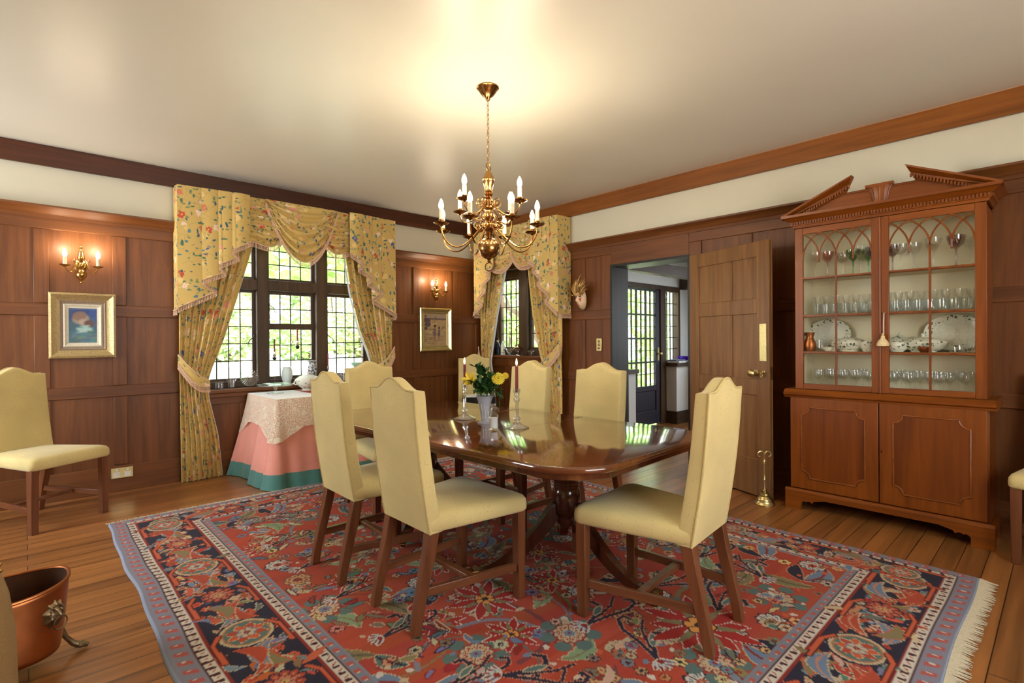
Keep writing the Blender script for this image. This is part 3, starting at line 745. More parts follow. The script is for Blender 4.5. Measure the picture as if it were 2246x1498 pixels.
def curtain(name, label, mp, left, right, b0, ztop, ties, nfold=8, amp=.034, side=-1, seed=0, group=None):
    """left/right: tables (z descending parameter 0..1 -> a). side -1: tied to the left"""
    rr = random.Random(seed); ph = [rr.uniform(-.5,.5) for _ in range(40)]
    def fn(u, v):
        a = interp(left, v)*(1-u)+interp(right, v)*u
        w = interp(right, v)-interp(left, v)
        am = amp*min(1.0, .35+w*1.1)
        th = u*nfold*2*pi+ph[int(u*9)]*.5
        am2 = am*(.55+.45*min(1,v*1.3)) if v < .62 else am*(.75+.5*(v-.62))
        if abs(v-ties[2]) < .05: am2 *= .45+.55*abs(v-ties[2])/.05
        b = b0+am2*(sin(th)+.25*sin(2.3*th+1))+ .012*sin(5*v+u*7)
        return mp(a+.010*cos(th)*am2/amp, b, ztop*(1-v)+.004)
    t = thing(name, label, 'curtain', mp((interp(left,.9)+interp(right,.9))/2, b0, 0), group)
    mb = MB(); mb.grid(fn, nfold*14, 56, uv=lambda u,v: (u*1.5+seed*.37, (1-v)*ztop+seed*.21))
    mb.build('drape', M['floral'], t, smooth=True, ang=180)
    # pale lining turned back along the free edge
    mb = MB(); e = 1 if side < 0 else 0
    def ln(u, v):
        p = Vector(fn(e, v)); q = Vector(fn(e-(.012 if e else -.012), v)); 
        return p+(p-q)*.0+Vector(mp(0,0,0))*0+(Vector(mp(.012*u*(1 if e else -1),-.01-.02*u,0))-Vector(mp(0,0,0)))
    mb.grid(ln, 2, 56); mb.build('lining', M['lining'], t, smooth=True)
    # tieback: a shaped band round the gathered drape
    (ao, zo), (ai, zi), vt = ties
    mb = MB(); hb = .085
    def tb(u, v):
        a = ao+(ai-ao)*u; z = zo+(zi-zo)*u-.10*sin(pi*u)*.55+(v-.5)*hb*(.55+.65*sin(pi*min(1,u*.75+.2)))
        return mp(a, b0+.02+.052*sin(pi*min(1,.12+u*.86)), z)
    mb.grid(tb, 24, 6, uv=lambda u,v: (u*.3+2.1+seed*.9, v*.12+3.4))
    tie = mb.build('tieback', M['floral'], t, smooth=True, solid=.008)
    mb = MB(); fringe_mb(mb, [tb(k/24,0) for k in range(25)], L=.05, step=.013, outv=Vector(mp(0,1,0))-Vector(mp(0,0,0)))
    mb.tube([tb(k/24,1) for k in range(25)], .006, 6)
    mb.build('fringe', M['fringe'], tie)
    return t

def pelmet(name, label, mp, a0, a1, b, tails, swags, ztop=2.622, bwall=.0, returns=True, loc=None):
    t = thing(name, label, 'pelmet', mp((a0+a1)/2, bwall, 2.0))
    mb = MB()
    bmap(mb, mp, a0+.004, a1-.004, .002, b-.016, ztop-.03, ztop-.012)
    mb.build('pelmet_board', M['oak_x'], t)
    ov = Vector(mp(0,1,0))-Vector(mp(0,0,0))
    # cascading tails: pleats folded back and forth, hem climbing towards the middle
    for ti, tab in enumerate(tails):
        mb = MB(); n = len(tab)
        pts = []
        for i, (a, z) in enumerate(tab):
            bb = b+.004+(i % 2)*(-.012)+i*.008
            pts.append((a, bb, z))
        sd = 1 if tab[-1][0] > tab[0][0] else -1
        ulen = 0
        for (p, q) in zip(pts, pts[1:]):
            L = abs(q[0]-p[0]); K = 8
            def fn(u, v, p=p, q=q):
                a = p[0]+(q[0]-p[0])*u; zb = p[2]+(q[2]-p[2])*u
                bb = p[1]+(q[1]-p[1])*u+.014*sin(pi*u)+.010*v*sin(pi*u)
                return mp(a, bb, ztop+(zb-ztop)*v)
            mb.grid(fn, 4, 24, uv=lambda u,v,p=p,q=q,ul=ulen,L=L: (ul+u*L+a0*.3+ti*.8, ztop+((p[2]+(q[2]-p[2])*u)-ztop)*v+ti))
            ulen += L
        # side return to the wall
        ao = tab[0][0]; zo = tab[0][1]
        mb.grid(lambda u,v: mp(ao-sd*.002+sd*.004*sin(u*9), .004+(b+.002-.004)*u, ztop+(zo-.02-ztop)*v), 6, 20, uv=lambda u,v: (u*.22+5+ti, v*1.1))
        tl = mb.build('tail', M['floral'], t, smooth=True, ang=60)
        mb = MB(); hp = [mp(p[0], p[1]+.010, p[2]) for p in pts]
        fringe_mb(mb, hp, outv=ov)
        fringe_mb(mb, [mp(ao, .01, zo-.02), mp(ao, b, zo-.02)], outv=(Vector(mp(-sd,0,0))-Vector(mp(0,0,0))))
        mb.build('fringe', M['fringe'], tl)
    for (s0, s1, depth, bo, zl, zr, nf) in swags:
        # s0,s1: top ends; depth: drop in the middle; zl,zr: drop at the two ends
        def dep(u):
            e = abs(2*u-1); base = (zl*(1-u)+zr*u)
            return base+(depth-base)*(1-e**2.0)
        def fn(u, v):
            d = dep(u)*v
            fold = sin(v*nf*2*pi+1.2*sin(pi*u))*.021*(.35+.65*sin(pi*min(max(u,.04),.96)))
            bulge = .035*sin(pi*u)*sin(pi*min(1,v*.9))
            sag = 0
            return mp(s0+(s1-s0)*u, bo+bulge+fold*min(1,v*5), ztop-d)
        mb = MB(); mb.grid(fn, 40, 60, uv=lambda u,v: (s0*.8+(s1-s0)*u*1.15, v*.9+s0))
        sw = mb.build('swag', M['floral'], t, smooth=True, ang=180)
        mb = MB(); hem = [Vector(fn(k/40,1)) for k in range(41)]
        fringe_mb(mb, hem, outv=ov); mb.build('fringe', M['fringe'], sw)
    return t

LT = [(.972,1.55),(1.275,1.71),(1.155,1.80),(1.345,1.89),(1.285,1.95),(1.455,2.035),(1.395,2.09),(1.55,2.185)]
mir = 2.045
RT = [(2*mir-a, z) for a, z in LT]
pelmet('pelmet', 'swagged floral pelmet with fringed cascading tails over the wide window', mapL, .972, 3.118, .16, [LT, RT],
       [(1.48,1.96,.46,.150,.44,.10,5), (2.20,2.62,.46,.150,.10,.44,5), (1.70,2.42,.58,.172,.04,.04,6)])
curtain('curtain', 'yellow floral curtain tied back on the left of the wide window', mapL,
        [(0,.985),(.55,.985),(.62,.99),(1,.995)], [(0,1.68),(.17,1.59),(.35,1.46),(.51,1.34),(.6,1.255),(.66,1.21),(.72,1.22),(.85,1.29),(1,1.325)], .085, 2.58, ((.975,1.10),(1.225,.87),.63), seed=1)
curtain('curtain', 'yellow floral curtain tied back on the right of the wide window', mapL,
        [(0,2.42),(.14,2.52),(.32,2.59),(.47,2.69),(.57,2.80),(.63,2.86),(.70,2.87),(.85,2.80),(1,2.77)], [(0,3.105),(.6,3.105),(1,3.10)], .085, 2.58, ((3.12,1.14),(2.85,.93),.61), side=1, seed=2)
LS = [(-5.30,1.60),(-5.11,1.72),(-5.19,1.79),(-5.03,1.90),(-5.09,1.95),(-4.93,2.05),(-4.98,2.09),(-4.86,2.16)]
RS = [(-3.835,1.55),(-4.02,1.70),(-3.945,1.76),(-4.13,1.90),(-4.05,1.95),(-4.19,2.06),(-4.13,2.10),(-4.25,2.17)]
pelmet('pelmet', 'swagged floral pelmet with fringed tails over the corner window', mapR, -5.30, -3.835, .215, [LS, RS],
       [(-5.02,-4.50,.52,.205,.46,.30,5), (-4.60,-4.06,.52,.215,.30,.46,5)])
curtain('curtain', 'floral curtain tied back on the left of the corner window beside the beach picture', mapR,
        [(0,-5.29),(1,-5.27)], [(0,-4.72),(.2,-4.84),(.4,-5.0),(.57,-5.11),(.63,-5.14),(.72,-5.10),(1,-5.04)], .11, 2.58, ((-5.30,1.12),(-5.13,.94),.62), nfold=6, seed=3)
curtain('curtain', 'floral curtain tied back on the right of the corner window beside the doorway', mapR,
        [(0,-4.46),(.2,-4.40),(.4,-4.33),(.58,-4.225),(.63,-4.19),(.70,-4.17),(.85,-4.06),(1,-4.03)], [(0,-3.86),(.55,-3.885),(.62,-3.895),(1,-3.90)], .11, 2.58, ((-3.87,1.17),(-4.20,.94),.61), nfold=6, side=1, seed=4)

# ------------------------------------------------------------------ rug
class Raster:
    def __init__(s, w, h, res, base):
        s.k = 1.0; s.res = res; s.nx = int(round(w/res))+1; s.ny = int(round(h/res))+1
        s.X, s.Y = np.meshgrid(np.linspace(0,w,s.nx), np.linspace(0,h,s.ny)); s.w, s.h = w, h
        s.A = np.empty((s.ny,s.nx,3), np.float32); s.A[:] = lin(base)
    def win(s, cx, cy, r):
        i0 = max(0,int((cx-r)/s.w*(s.nx-1))); i1 = min(s.nx,int((cx+r)/s.w*(s.nx-1))+2)
        j0 = max(0,int((cy-r)/s.h*(s.ny-1))); j1 = min(s.ny,int((cy+r)/s.h*(s.ny-1))+2)
        return slice(j0,max(j0,j1)), slice(i0,max(i0,i1))
    def put(s, sl, mask, c):
        s.A[sl][mask] = lin(c)
    def rect(s, x0, x1, y0, y1, c):
        s.A[(s.X>=x0)&(s.X<x1)&(s.Y>=y0)&(s.Y<y1)] = lin(c)
    def loc(s, cx, cy, r, ang=0):
        sl = s.win(cx,cy,r); dx = s.X[sl]-cx; dy = s.Y[sl]-cy; c, n = cos(ang), sin(ang)
        return sl, dx*c+dy*n, -dx*n+dy*c
    def disc(s, cx, cy, r, c, ring=None, asp=1, ang=0):
        r = r*s.k
        sl, u, v = s.loc(cx,cy,r*max(1,asp)*1.05,ang); d = np.hypot(u/asp, v)
        if ring: s.put(sl, (d<r)&(d>r-ring), c)
        else: s.put(sl, d<r, c)
    def rosette(s, cx, cy, r, n, cp, cc, out=None, mid=None, ph=0):
        r = r*s.k
        sl, u, v = s.loc(cx,cy,r*1.25); d = np.hypot(u,v); a = np.arctan2(v,u)+ph
        p = np.abs(np.cos(a*n/2))**.55
        if out is not None: s.put(sl, d < r*(.74+.36*p), out)
        s.put(sl, (d < r*(.62+.34*p)) & (np.abs(np.cos(a*n/2)) > .22), cp)
        if mid is not None:
            s.put(sl, (np.hypot(d-r*.66, 0) < r*.09) & (np.abs(np.cos(a*n/2)) > .86), mid)
        s.put(sl, d < r*.34, cc)
        s.put(sl, d < r*.13, out if out is not None else cp)
    def leaf(s, cx, cy, ang, L, W, c, vein=None, out=None, curve=0., teeth=0, ow=.008):
        L = L*s.k; W = W*s.k; ow = ow*s.k
        sl, u, v = s.loc(cx,cy,L*1.3,ang); t = u/L
        v = v-curve*(t*t-t)*L*4
        wd = W*np.sin(np.pi*np.clip(t,0,1))**.8
        if teeth: wd = wd*(.8+.3*np.abs(np.sin(t*teeth*np.pi)))
        inside = (t>0)&(t<1)
        if out is not None: s.put(sl, (t>-.03)&(t<1.03)&(np.abs(v)<wd+ow), out)
        s.put(sl, inside&(np.abs(v)<wd), c)
        if vein is not None: s.put(sl, inside&(np.abs(v)<max(.004,W*.14)), vein)
    def stroke(s, pts, w, c, out=None, ow=.006):
        for col, ww in (((out, w+ow) if out is not None else (None,0)), (c, w)):
            if col is None: continue
            for p, q in zip(pts, pts[1:]):
                m = ((p[0]+q[0])/2,(p[1]+q[1])/2); r = math.hypot(q[0]-p[0],q[1]-p[1])/2+ww*1.5
                sl = s.win(m[0],m[1],r); X = s.X[sl]-p[0]; Y = s.Y[sl]-p[1]; dx, dy = q[0]-p[0], q[1]-p[1]
                L2 = dx*dx+dy*dy+1e-9; t = np.clip((X*dx+Y*dy)/L2,0,1)
                s.put(sl, np.hypot(X-t*dx,Y-t*dy)<ww, col)
    def blur(s, n):
        for _ in range(n):
            P = np.pad(s.A, ((1,1),(1,1),(0,0)), mode='edge'); s.A = (P[:-2,1:-1]+P[2:,1:-1]+P[1:-1,:-2]+P[1:-1,2:]+P[1:-1,1:-1]*2)/6
        return s
    def mesh(s, name, fn, mat, parent=None, edge=None):
        me = bpy.data.meshes.new(name); N = s.nx*s.ny
        P = fn(s.X.ravel(), s.Y.ravel()).astype(np.float32)
        idx = np.arange(N).reshape(s.ny,s.nx)
        q = np.stack([idx[:-1,:-1],idx[:-1,1:],idx[1:,1:],idx[1:,:-1]],-1).reshape(-1,4)
        me.vertices.add(N); me.vertices.foreach_set('co', P.ravel())
        me.loops.add(q.size); me.loops.foreach_set('vertex_index', q.ravel().astype(np.int32))
        me.polygons.add(len(q)); me.polygons.foreach_set('loop_start', np.arange(0,q.size,4,dtype=np.int32))
        try: me.polygons.foreach_set('loop_total', np.full(len(q),4,dtype=np.int32))
        except Exception: pass
        me.update(calc_edges=True)
        at = me.color_attributes.new('Col','FLOAT_COLOR','POINT')
        rgba = np.ones((N,4),np.float32); rgba[:,:3] = s.A.reshape(-1,3); at.data.foreach_set('color', rgba.ravel())
        me.polygons.foreach_set('use_smooth', [True]*len(me.polygons))
        me.materials.append(mat); o = bpy.data.objects.new(name, me); COL.objects.link(o)
        if parent: o.parent = parent
        return o

def draw_rug():
    W, Hh = 3.17, 4.17
    RED, RED2, NAVY, TEAL, OLV, CRM, ORG, DRK, BLU, GRY, PNK, WHT = (168,68,42),(136,42,30),(38,34,50),(86,108,102),(128,114,78),(188,168,136),(192,88,52),(74,26,26),(106,124,146),(126,122,132),(184,124,96),(200,190,174)
    r = Raster(W, Hh, .0066, RED); rd = random.Random(21)
    L, Rr, F, B = .53, .38, .50, .40
    fx0, fx1, fy0, fy1 = L, W-Rr, F, Hh-B
    def vary(c, k=14): return tuple(max(0,min(255,v+rd.uniform(-k,k))) for v in c)
    # ---- field: abrash bands, then vines, leaves, palmettes, rosettes
    for j in range(40):
        y = fy0+(fy1-fy0)*j/40; r.rect(fx0,fx1,y,y+(fy1-fy0)/40+.01,vary(RED,7))
    for k in range(46):
        x, y = rd.uniform(fx0,fx1), rd.uniform(fy0,fy1); a = rd.uniform(0,6.28); pts = []
        for i in range(16):
            pts.append((x,y)); a += rd.uniform(.05,.38)*(1 if k % 2 else -1); x += .05*cos(a); y += .05*sin(a)
        pts = [p for p in pts if fx0 < p[0] < fx1 and fy0 < p[1] < fy1]
        if len(pts) > 2: r.stroke(pts, rd.choice([.004,.005,.012]), rd.choice([TEAL,GRY,RED2,OLV,(120,60,60)]))
    def claw(x, y, a, s, flip=1):
        def P(u,v): return (x+(u*cos(a)-v*flip*sin(a))*s, y+(u*sin(a)+v*flip*cos(a))*s)
        for c, w in ((PNK,.034),(NAVY,.022)):
            r.stroke([P(0,0),P(.5,.03),(P(.95,.0)),P(1.25,.12),P(1.3,.27),P(1.17,.33)], w*s*1.5, c)
            r.stroke([P(.05,.02),P(.38,.2),P(.62,.42),P(.55,.62),P(.38,.62)], w*s*1.8, c)
            r.stroke([P(.3,.1),P(.8,.3),P(1.05,.52)], w*s*1.1, c)
        r.leaf(*P(.3,.17), a+flip*.6, .5*s, .07*s, TEAL, None, CRM)
        for k in range(-2,3): r.leaf(*P(-.02,0), a+pi+k*.42, .36*s, .055*s, BLU if k % 2 else (150,172,186), RED2, WHT)
        r.disc(*P(-.08,0), .07*s, RED2)
    def palmette(x, y, a, s):
        for k in range(-4,5):
            r.leaf(x, y, a+k*.36, s*(1-.05*abs(k)), s*.17, RED2 if k % 2 else (150,150,110), CRM, CRM)
        r.rosette(x, y, s*.42, 6, ORG, TEAL, NAVY)
    def star(x, y, s):
        for k in range(12): r.leaf(x, y, k*pi/6+.2, s*(1 if k % 2 else .8), s*.13, (160,38,26), None, WHT, ow=.005)
        for k in range(6): r.leaf(x, y, k*pi/3, s*.72, s*.07, OLV)
        r.rosette(x, y, s*.26, 6, (220,150,70), (60,40,30), DRK)
    r.k = .78; gx = 10; gy = 14
    for j in range(gy):
        for i in range(gx):
            x = fx0+(i+.5)*(fx1-fx0)/gx+rd.uniform(-.06,.06); y = fy0+(j+.5)*(fy1-fy0)/gy+rd.uniform(-.06,.06)
            k = (i*3+j*5+(i*j) % 4) % 9; a = rd.uniform(0,6.28)
            if k == 0: r.rosette(x,y,.085,10,WHT,RED,NAVY,BLU)
            elif k == 1: palmette(x,y,a,.12)
            elif k == 2:
                r.leaf(x,y,a,.32,.055,OLV,(92,84,60),(176,150,104),.12,6); r.leaf(x,y,a+2.4,.2,.045,TEAL,NAVY,CRM,.1)
            elif k == 3:
                for q in range(7): r.disc(x+.1*cos(q*.9),y+.1*sin(q*.9),.045,TEAL)
                r.rosette(x,y,.09,12,CRM,BLU,RED2,RED)
            elif k == 4: r.rosette(x,y,.085,8,(190,150,100),RED2,(110,70,64),RED2)
            elif k == 5: star(x,y,.17)
            elif k == 6:
                r.leaf(x,y,a,.3,.06,BLU,RED2,CRM,.15); r.leaf(x,y,a+.6,.26,.045,NAVY,None,PNK,-.12)
            elif k == 7:
                r.leaf(x,y,a,.26,.05,(128,150,112),OLV,CRM,.2,5); r.rosette(x+.09,y+.06,.05,6,PNK,DRK,RED2)
            else: palmette(x,y,a,.10)
    for k in range(1000):
        x, y = rd.uniform(fx0,fx1), rd.uniform(fy0,fy1); q = rd.random()
        if q < .35: r.rosette(x,y,rd.uniform(.028,.046),6,vary(rd.choice([PNK,(206,170,120),CRM,BLU,OLV])),rd.choice([DRK,RED2,NAVY]),rd.choice([RED2,NAVY,None,DRK]))
        elif q < .7: r.leaf(x,y,rd.uniform(0,6.28),rd.uniform(.06,.16),rd.uniform(.012,.024),vary(rd.choice([OLV,TEAL,BLU,RED2,(120,110,90),CRM])),None,rd.choice([CRM,NAVY,RED2]),rd.uniform(-.2,.2))
        else: r.disc(x,y,rd.uniform(.01,.02),rd.choice([WHT,CRM,BLU,ORG]),asp=1.4,ang=rd.uniform(0,3))
    for j in range(7):
        y = fy0+.25+j*.45
        claw(fx0+.16, y, rd.uniform(-.3,.5), .21, 1); claw(fx1-.16, y+.1, pi+rd.uniform(-.5,.3), .21, -1)
    for i in range(4):
        x = fx0+.35+i*.5; claw(x, fy0+.28, 1.0+rd.uniform(-.4,.4), .24, -1); claw(x, fy0+.62, -.6+rd.uniform(-.4,.4), .24, 1); claw(x, fy1-.25, -1.2+rd.uniform(-.4,.4), .2, 1)
    r.k = .95
    star(1.72, .78, .27); star(1.2, 1.6, .2); star(2.3,1.9,.2)
    r.k = 1.0
    # ---- borders
    def side(which):
        """(along, across) -> rug position; across 0 at the outer edge"""
        return {'L':(lambda s,t:(t,s), Hh, L),'R':(lambda s,t:(W-t,s), Hh, Rr),'F':(lambda s,t:(s,t), W, F),'B':(lambda s,t:(s,Hh-t), W, B)}[which]
    dist = {'L':r.X/L,'R':(W-r.X)/Rr,'F':r.Y/F,'B':(Hh-r.Y)/B}
    D = np.minimum(np.minimum(dist['L'],dist['R']),np.minimum(dist['F'],dist['B']))
    along = np.where((dist['L']<=D+1e-6)|(dist['R']<=D+1e-6), r.Y, r.X)
    def band(a, b, c): r.A[(D>=a)&(D<b)] = lin(c)
    band(0,.02,(150,160,180)); band(.02,.165,(128,126,138)); band(.165,.175,DRK); band(.175,.255,WHT); band(.255,.275,RED2); band(.275,.80,NAVY); band(.80,.825,RED2); band(.825,.905,WHT); band(.905,.915,DRK); band(.915,.99,(124,124,134)); band(.99,1.0,(128,132,146))
    def pat(a, b, per, c, duty=.5, sl=0):
        m = (D>=a)&(D<b)&((((along+sl*D)/per) % 1) < duty); r.A[m] = lin(c)
    # little hooked figures of the guard stripes
    pat(.185,.245,.052,DRK,.32,.09); pat(.20,.235,.052,RED,.14,-.3); pat(.835,.895,.052,DRK,.32,.09); pat(.85,.885,.052,RED,.14,-.3)
    pat(.05,.14,.075,(176,84,74),.4,.22); pat(.075,.11,.075,WHT,.1); pat(.93,.975,.06,(182,84,68),.38,.12); pat(.945,.96,.06,WHT,.1)
    for wch in 'FBLR':
        f, n, w = side(wch); a0, a1 = .275*w, .80*w; mid = (a0+a1)/2; hw = (a1-a0)/2
        m = int(round((n-.5)/.44))
        vert = wch in 'LR'
        def ang(a): 
            v = f(0,0); u = f(cos(a),sin(a)); return math.atan2(u[1]-v[1],u[0]-v[0])
        k0 = .30
        for k in range(int((n-.5)/.055)*5):
            s = rd.uniform(.28,n-.28); t = rd.uniform(a0+.02,a1-.02); q = rd.random()
            if q < .5: r.leaf(*f(s,t),ang(rd.uniform(0,6.28)),rd.uniform(.05,.12),rd.uniform(.010,.02),vary(rd.choice([RED,PNK,OLV,BLU,TEAL,CRM,ORG,RED])),None,rd.choice([None,CRM,ORG]),rd.uniform(-.3,.3),ow=.004)
            else: r.rosette(*f(s,t),rd.uniform(.018,.034),6,vary(rd.choice([ORG,PNK,RED,BLU,CRM])),rd.choice([RED2,OLV,CRM]),None)
        for k in range(m+1):
            s = k0+k*(n-2*k0)/m; x, y = f(s,mid)
            if k % 2 == 0:
                e = ang(pi/2)
                r.disc(x,y,hw*.80,NAVY,asp=1.15,ang=ang(0)); r.disc(x,y,hw*.74,CRM,asp=1.15,ang=ang(0)); r.disc(x,y,hw*.66,(168,110,70),asp=1.15,ang=ang(0)); r.disc(x,y,hw*.60,TEAL,asp=1.15,ang=ang(0))
                for q in range(8): r.leaf(x,y,q*pi/4+.3,hw*.58,hw*.15,RED if q % 2 else ORG,None,CRM,ow=.004)
                r.rosette(x,y,hw*.28,6,CRM,RED2,BLU)
            else:
                r.rosette(x,y,hw*.55,10,RED,OLV,NAVY,PNK); r.rosette(x,y,hw*.3,8,PNK,(190,160,90),RED2)
            for sg in (-1,1):
                if s+sg*.2 < .25 or s+sg*.2 > n-.25: continue
                r.leaf(*f(s+sg*.11,mid-hw*.5*sg),ang(.35*sg if sg>0 else pi+.35),.2,.034,RED if k % 2 else BLU,PNK,CRM,.25,ow=.005)
                r.leaf(*f(s+sg*.11,mid+hw*.55*sg),ang(-.3 if sg>0 else pi-.3),.17,.028,OLV if k % 2 else RED,None,ORG,-.25,ow=.005)
            for sg in (-1,1):   # orange scrolling stem along the border edges
                r.stroke([f(s-.18,mid+sg*hw*.9),f(s-.02,mid+sg*hw*.93),f(s+.04,mid+sg*hw*.7)],.008,ORG,DRK)
    r.A *= .86
    return r
RX, RY, RZ = .395, .31, .012
rug = thing('rug', 'large red and navy oriental rug with cream fringe under the dining table', 'rug', (RX,RY,0))
rr = draw_rug()
def rugpos(x, y):
    wob = .006*np.sin(y*5.1)+.004*np.sin(y*11+1); ex = np.minimum(x,rr.w-x); k = np.clip(1-ex/.25,0,1)
    ez = np.minimum(ex, np.minimum(y, rr.h-y)); z = np.where(ez<.004, .001, RZ-.002*np.exp(-ez/.01))
    return np.stack([x+wob*k, y+.005*np.sin(x*6)*np.clip(1-np.minimum(y,rr.h-y)/.25,0,1), z],-1)
rr.mesh('pile', rugpos, M['rug'], rug)
for end in (0,1):
    mb = MB(); n = 420; rd = random.Random(3+end)
    for k in range(n):
        x = RX+3.17*(k+.5)/n; y = RY if end == 0 else RY+4.17; s = -1 if end == 0 else 1
        L = rd.uniform(.045,.068); dx = rd.uniform(-.008,.008); dy = .005*sin((x-RX)*6)
        mb.tube([(x,y+dy-s*.004,.009),(x+dx*.4,y+dy+s*L*.4,.006),(x+dx,y+dy+s*L,.003)], [.0034,.0034,.0016], 4, cap=False)
    mb.build('fringe', M['rugfringe'], rug)

# ------------------------------------------------------------------ dining chairs
def make_chair():
    t = thing('dining_chair', 'x', 'chair', (0,0,0))
    # seat: stuffed trapezoid with domed top
    def seat(u, v, side):
        pass
    mb = MB(); N = 16
    def outline(inset=0):
        pts = []; R_ = .045
        cs = [(-.262+inset,.605-inset),(.262-inset,.605-inset),(.188-inset,.085+inset),(-.188+inset,.085+inset)]
        P = [Vector((a,b,0)) for a,b in cs]; out = []
        for i in range(4):
            p = P[i]; a = P[i-1]; b = P[(i+1)%4]; da = (a-p).normalized(); db = (b-p).normalized(); rr_ = R_ if i < 2 else .012
            for k in range(7):
                q = k/6; out.append((p+da*rr_*(1-q)**2+db*rr_*q**2))
        return out
    rings = [(0.004,.415,0),(-.003,.425,0),(-.004,.450,0),(-.002,.470,0),(.008,.486,0),(.03,.496,0),(.08,.503,0),(.15,.507,0)]
    vs = []; fs = []; n = None
    for ins, z, _ in rings:
        o = outline(ins); n = len(o)
        for p in o: vs.append((p.x, p.y, z+(.006*(p.y-.35))))
    for k in range(len(rings)-1):
        for i in range(n): fs.append((k*n+i,k*n+(i+1)%n,(k+1)*n+(i+1)%n,(k+1)*n+i))
    fs.append(tuple(range(n-1,-1,-1))); fs.append(tuple((len(rings)-1)*n+i for i in range(n)))
    mb.add(vs, fs); mb.build('seat', M['fabric'], t, smooth=True, ang=70)
    # back: raked slab with camel top
    def topz(u):      # u -1..1
        a = abs(u)
        return 1.025+.050*(.5+.5*cos(pi*min(1,a/.74))) if a < .74 else 1.025-.002*(a-.74)
    def yback(z): 
        k = (z-.40)/.65; return .085-.075*k-.012*sin(pi*min(1,k))
    def thick(z): return .070-.010*(z-.4)/.65
    def hw(z): return .193-.004*(z-.4)/.65
    def bk(u, v, w, zo=0):
        zt = topz(u); z = .412+(zt-.412)*v; y0_ = yback(z)
        y1_ = y0_+thick(z)+.012*(1-u*u)*sin(pi*min(1,max(0,(v-.1)/.9)))
        return (u*hw(z), y0_+(y1_-y0_)*w, z+zo)
    mb = MB(); nu, nv = 28, 22
    us = [-1+.05*(1-cos(pi/2*k/3)) for k in range(3)]+[-.95+1.9*k/nu for k in range(nu+1)]+[1-.05*(1-cos(pi/2*k/3)) for k in (2,1,0)]
    def wb_(u):
        e = max(0,(abs(u)-.95)/.05); return .16*(1-math.sqrt(max(0,1-e*e)))
    m = len(us); vs = []; fs = []
    lev = [(v/nv,0,0) for v in range(nv)]+[(1,-.007,0),(1,-.002,.09),(1,0,.22)]
    for v, zo, sh in lev:
        for u in us: vs.append(bk(u,v,max(wb_(u),sh),zo))
        for u in us[::-1]: vs.append(bk(u,v,1-max(wb_(u),sh),zo))
    for k in range(len(lev)-1):
        for i in range(2*m): j = (i+1)%(2*m); fs.append((k*2*m+i,k*2*m+j,(k+1)*2*m+j,(k+1)*2*m+i))
    for o_, fl in ((0,1),((len(lev)-1)*2*m,0)):
        for i in range(m-1):
            q = (o_+i,o_+i+1,o_+2*m-2-i,o_+2*m-1-i); fs.append(q[::-1] if fl else q)
    mb.add(vs,fs); o = mb.build('backrest', M['fabric'], t, smooth=True, ang=50)
    mb = MB(); pts = [bk(-1,v/12,0) for v in range(0,13)]+[bk(-1+2*k/40,1,0) for k in range(41)]+[bk(1,1-v/12,0) for v in range(0,13)]
    mb.tube([Vector(p)+Vector((0,.003,0)) for p in pts], .0045, 6); mb.build('piping', M['piping'], o, smooth=True)
    # legs
    for sx in (-1,1):
        mb = MB(); x = .168*sx; pr = []
        for z, y, h in ((0,0.022,.019),(.08,.034,.021),(.2,.062,.023),(.32,.092,.025),(.43,.112,.026)): pr.append((z,y,h))
        vs = []; fs = []
        for z, y, h in pr:
            xx = x+sx*.004*(1-z/.43)
            vs += [(xx-h*.9,y-h,z),(xx+h*.9,y-h,z),(xx+h*.9,y+h,z),(xx-h*.9,y+h,z)]
        for k in range(len(pr)-1):
            for i in range(4): fs.append((k*4+i,k*4+(i+1)%4,(k+1)*4+(i+1)%4,(k+1)*4+i))
        fs += [(3,2,1,0),tuple((len(pr)-1)*4+i for i in range(4))]
        mb.add(vs,fs); mb.build('leg', M['legs'], t, bevel=.003)
    for sx in (-1,1):
        mb = MB(); x = .228*sx; h = .024
        mb.hexa([(x-h*.86,.568-h*.86,0),(x+h*.86,.568-h*.86,0),(x+h*.86,.568+h*.86,0),(x-h*.86,.568+h*.86,0),(x-h,.568-h,.43),(x+h,.568-h,.43),(x+h,.568+h,.43),(x-h,.568+h,.43)])
        mb.build('leg', M['legs'], t, bevel=.003)
    for sx in (-1,1):
        mb = MB(); mb.beam((.170*sx,.07,.165),(.226*sx,.555,.150),.022,.038); mb.build('stretcher', M['legs_y'], t, bevel=.003)
    mb = MB(); mb.beam((-.19,.315,.158),(.19,.315,.158),.036,.022); mb.build('stretcher', M['legs_y'], t, bevel=.003)
    return t
chair0 = make_chair()
used = []
def chair(x, y, face, label, z=0, s=None):
    """x, y: middle of the rear feet; face: direction the sitter looks, degrees from +x"""
    t = chair0 if not used else copy_tree(chair0)
    used.append(1); t.location = (x,y,z); t.rotation_euler = (0,0,rad(face-90)); t['label'] = label; t['category'] = 'chair'
    t.scale = s if s else (1,1,1)
    t['group'] = 'yellow camel-backed dining chairs'
    return t
chair(1.164,2.045,-.5, 'yellow dining chair nearest the viewer on the table\'s window side, its back turned to us', RZ)
chair(1.145,2.70,-1, 'yellow dining chair turned away from us, just behind the nearest one on the window side', RZ)
chair(2.108,.950,96, 'yellow dining chair at the near end of the table, seen side-on from behind', RZ)
chair(2.90,2.18,180, 'yellow dining chair across the table in front of the doorway', RZ)
chair(2.895,2.84,180, 'yellow dining chair across the table in front of the corner curtain', RZ)
chair(1.975,3.80,270, 'yellow dining chair at the far end of the table facing us by the lace-covered table', RZ)
chair(4.035,5.0,231, 'yellow dining chair in the far corner under the narrow window')
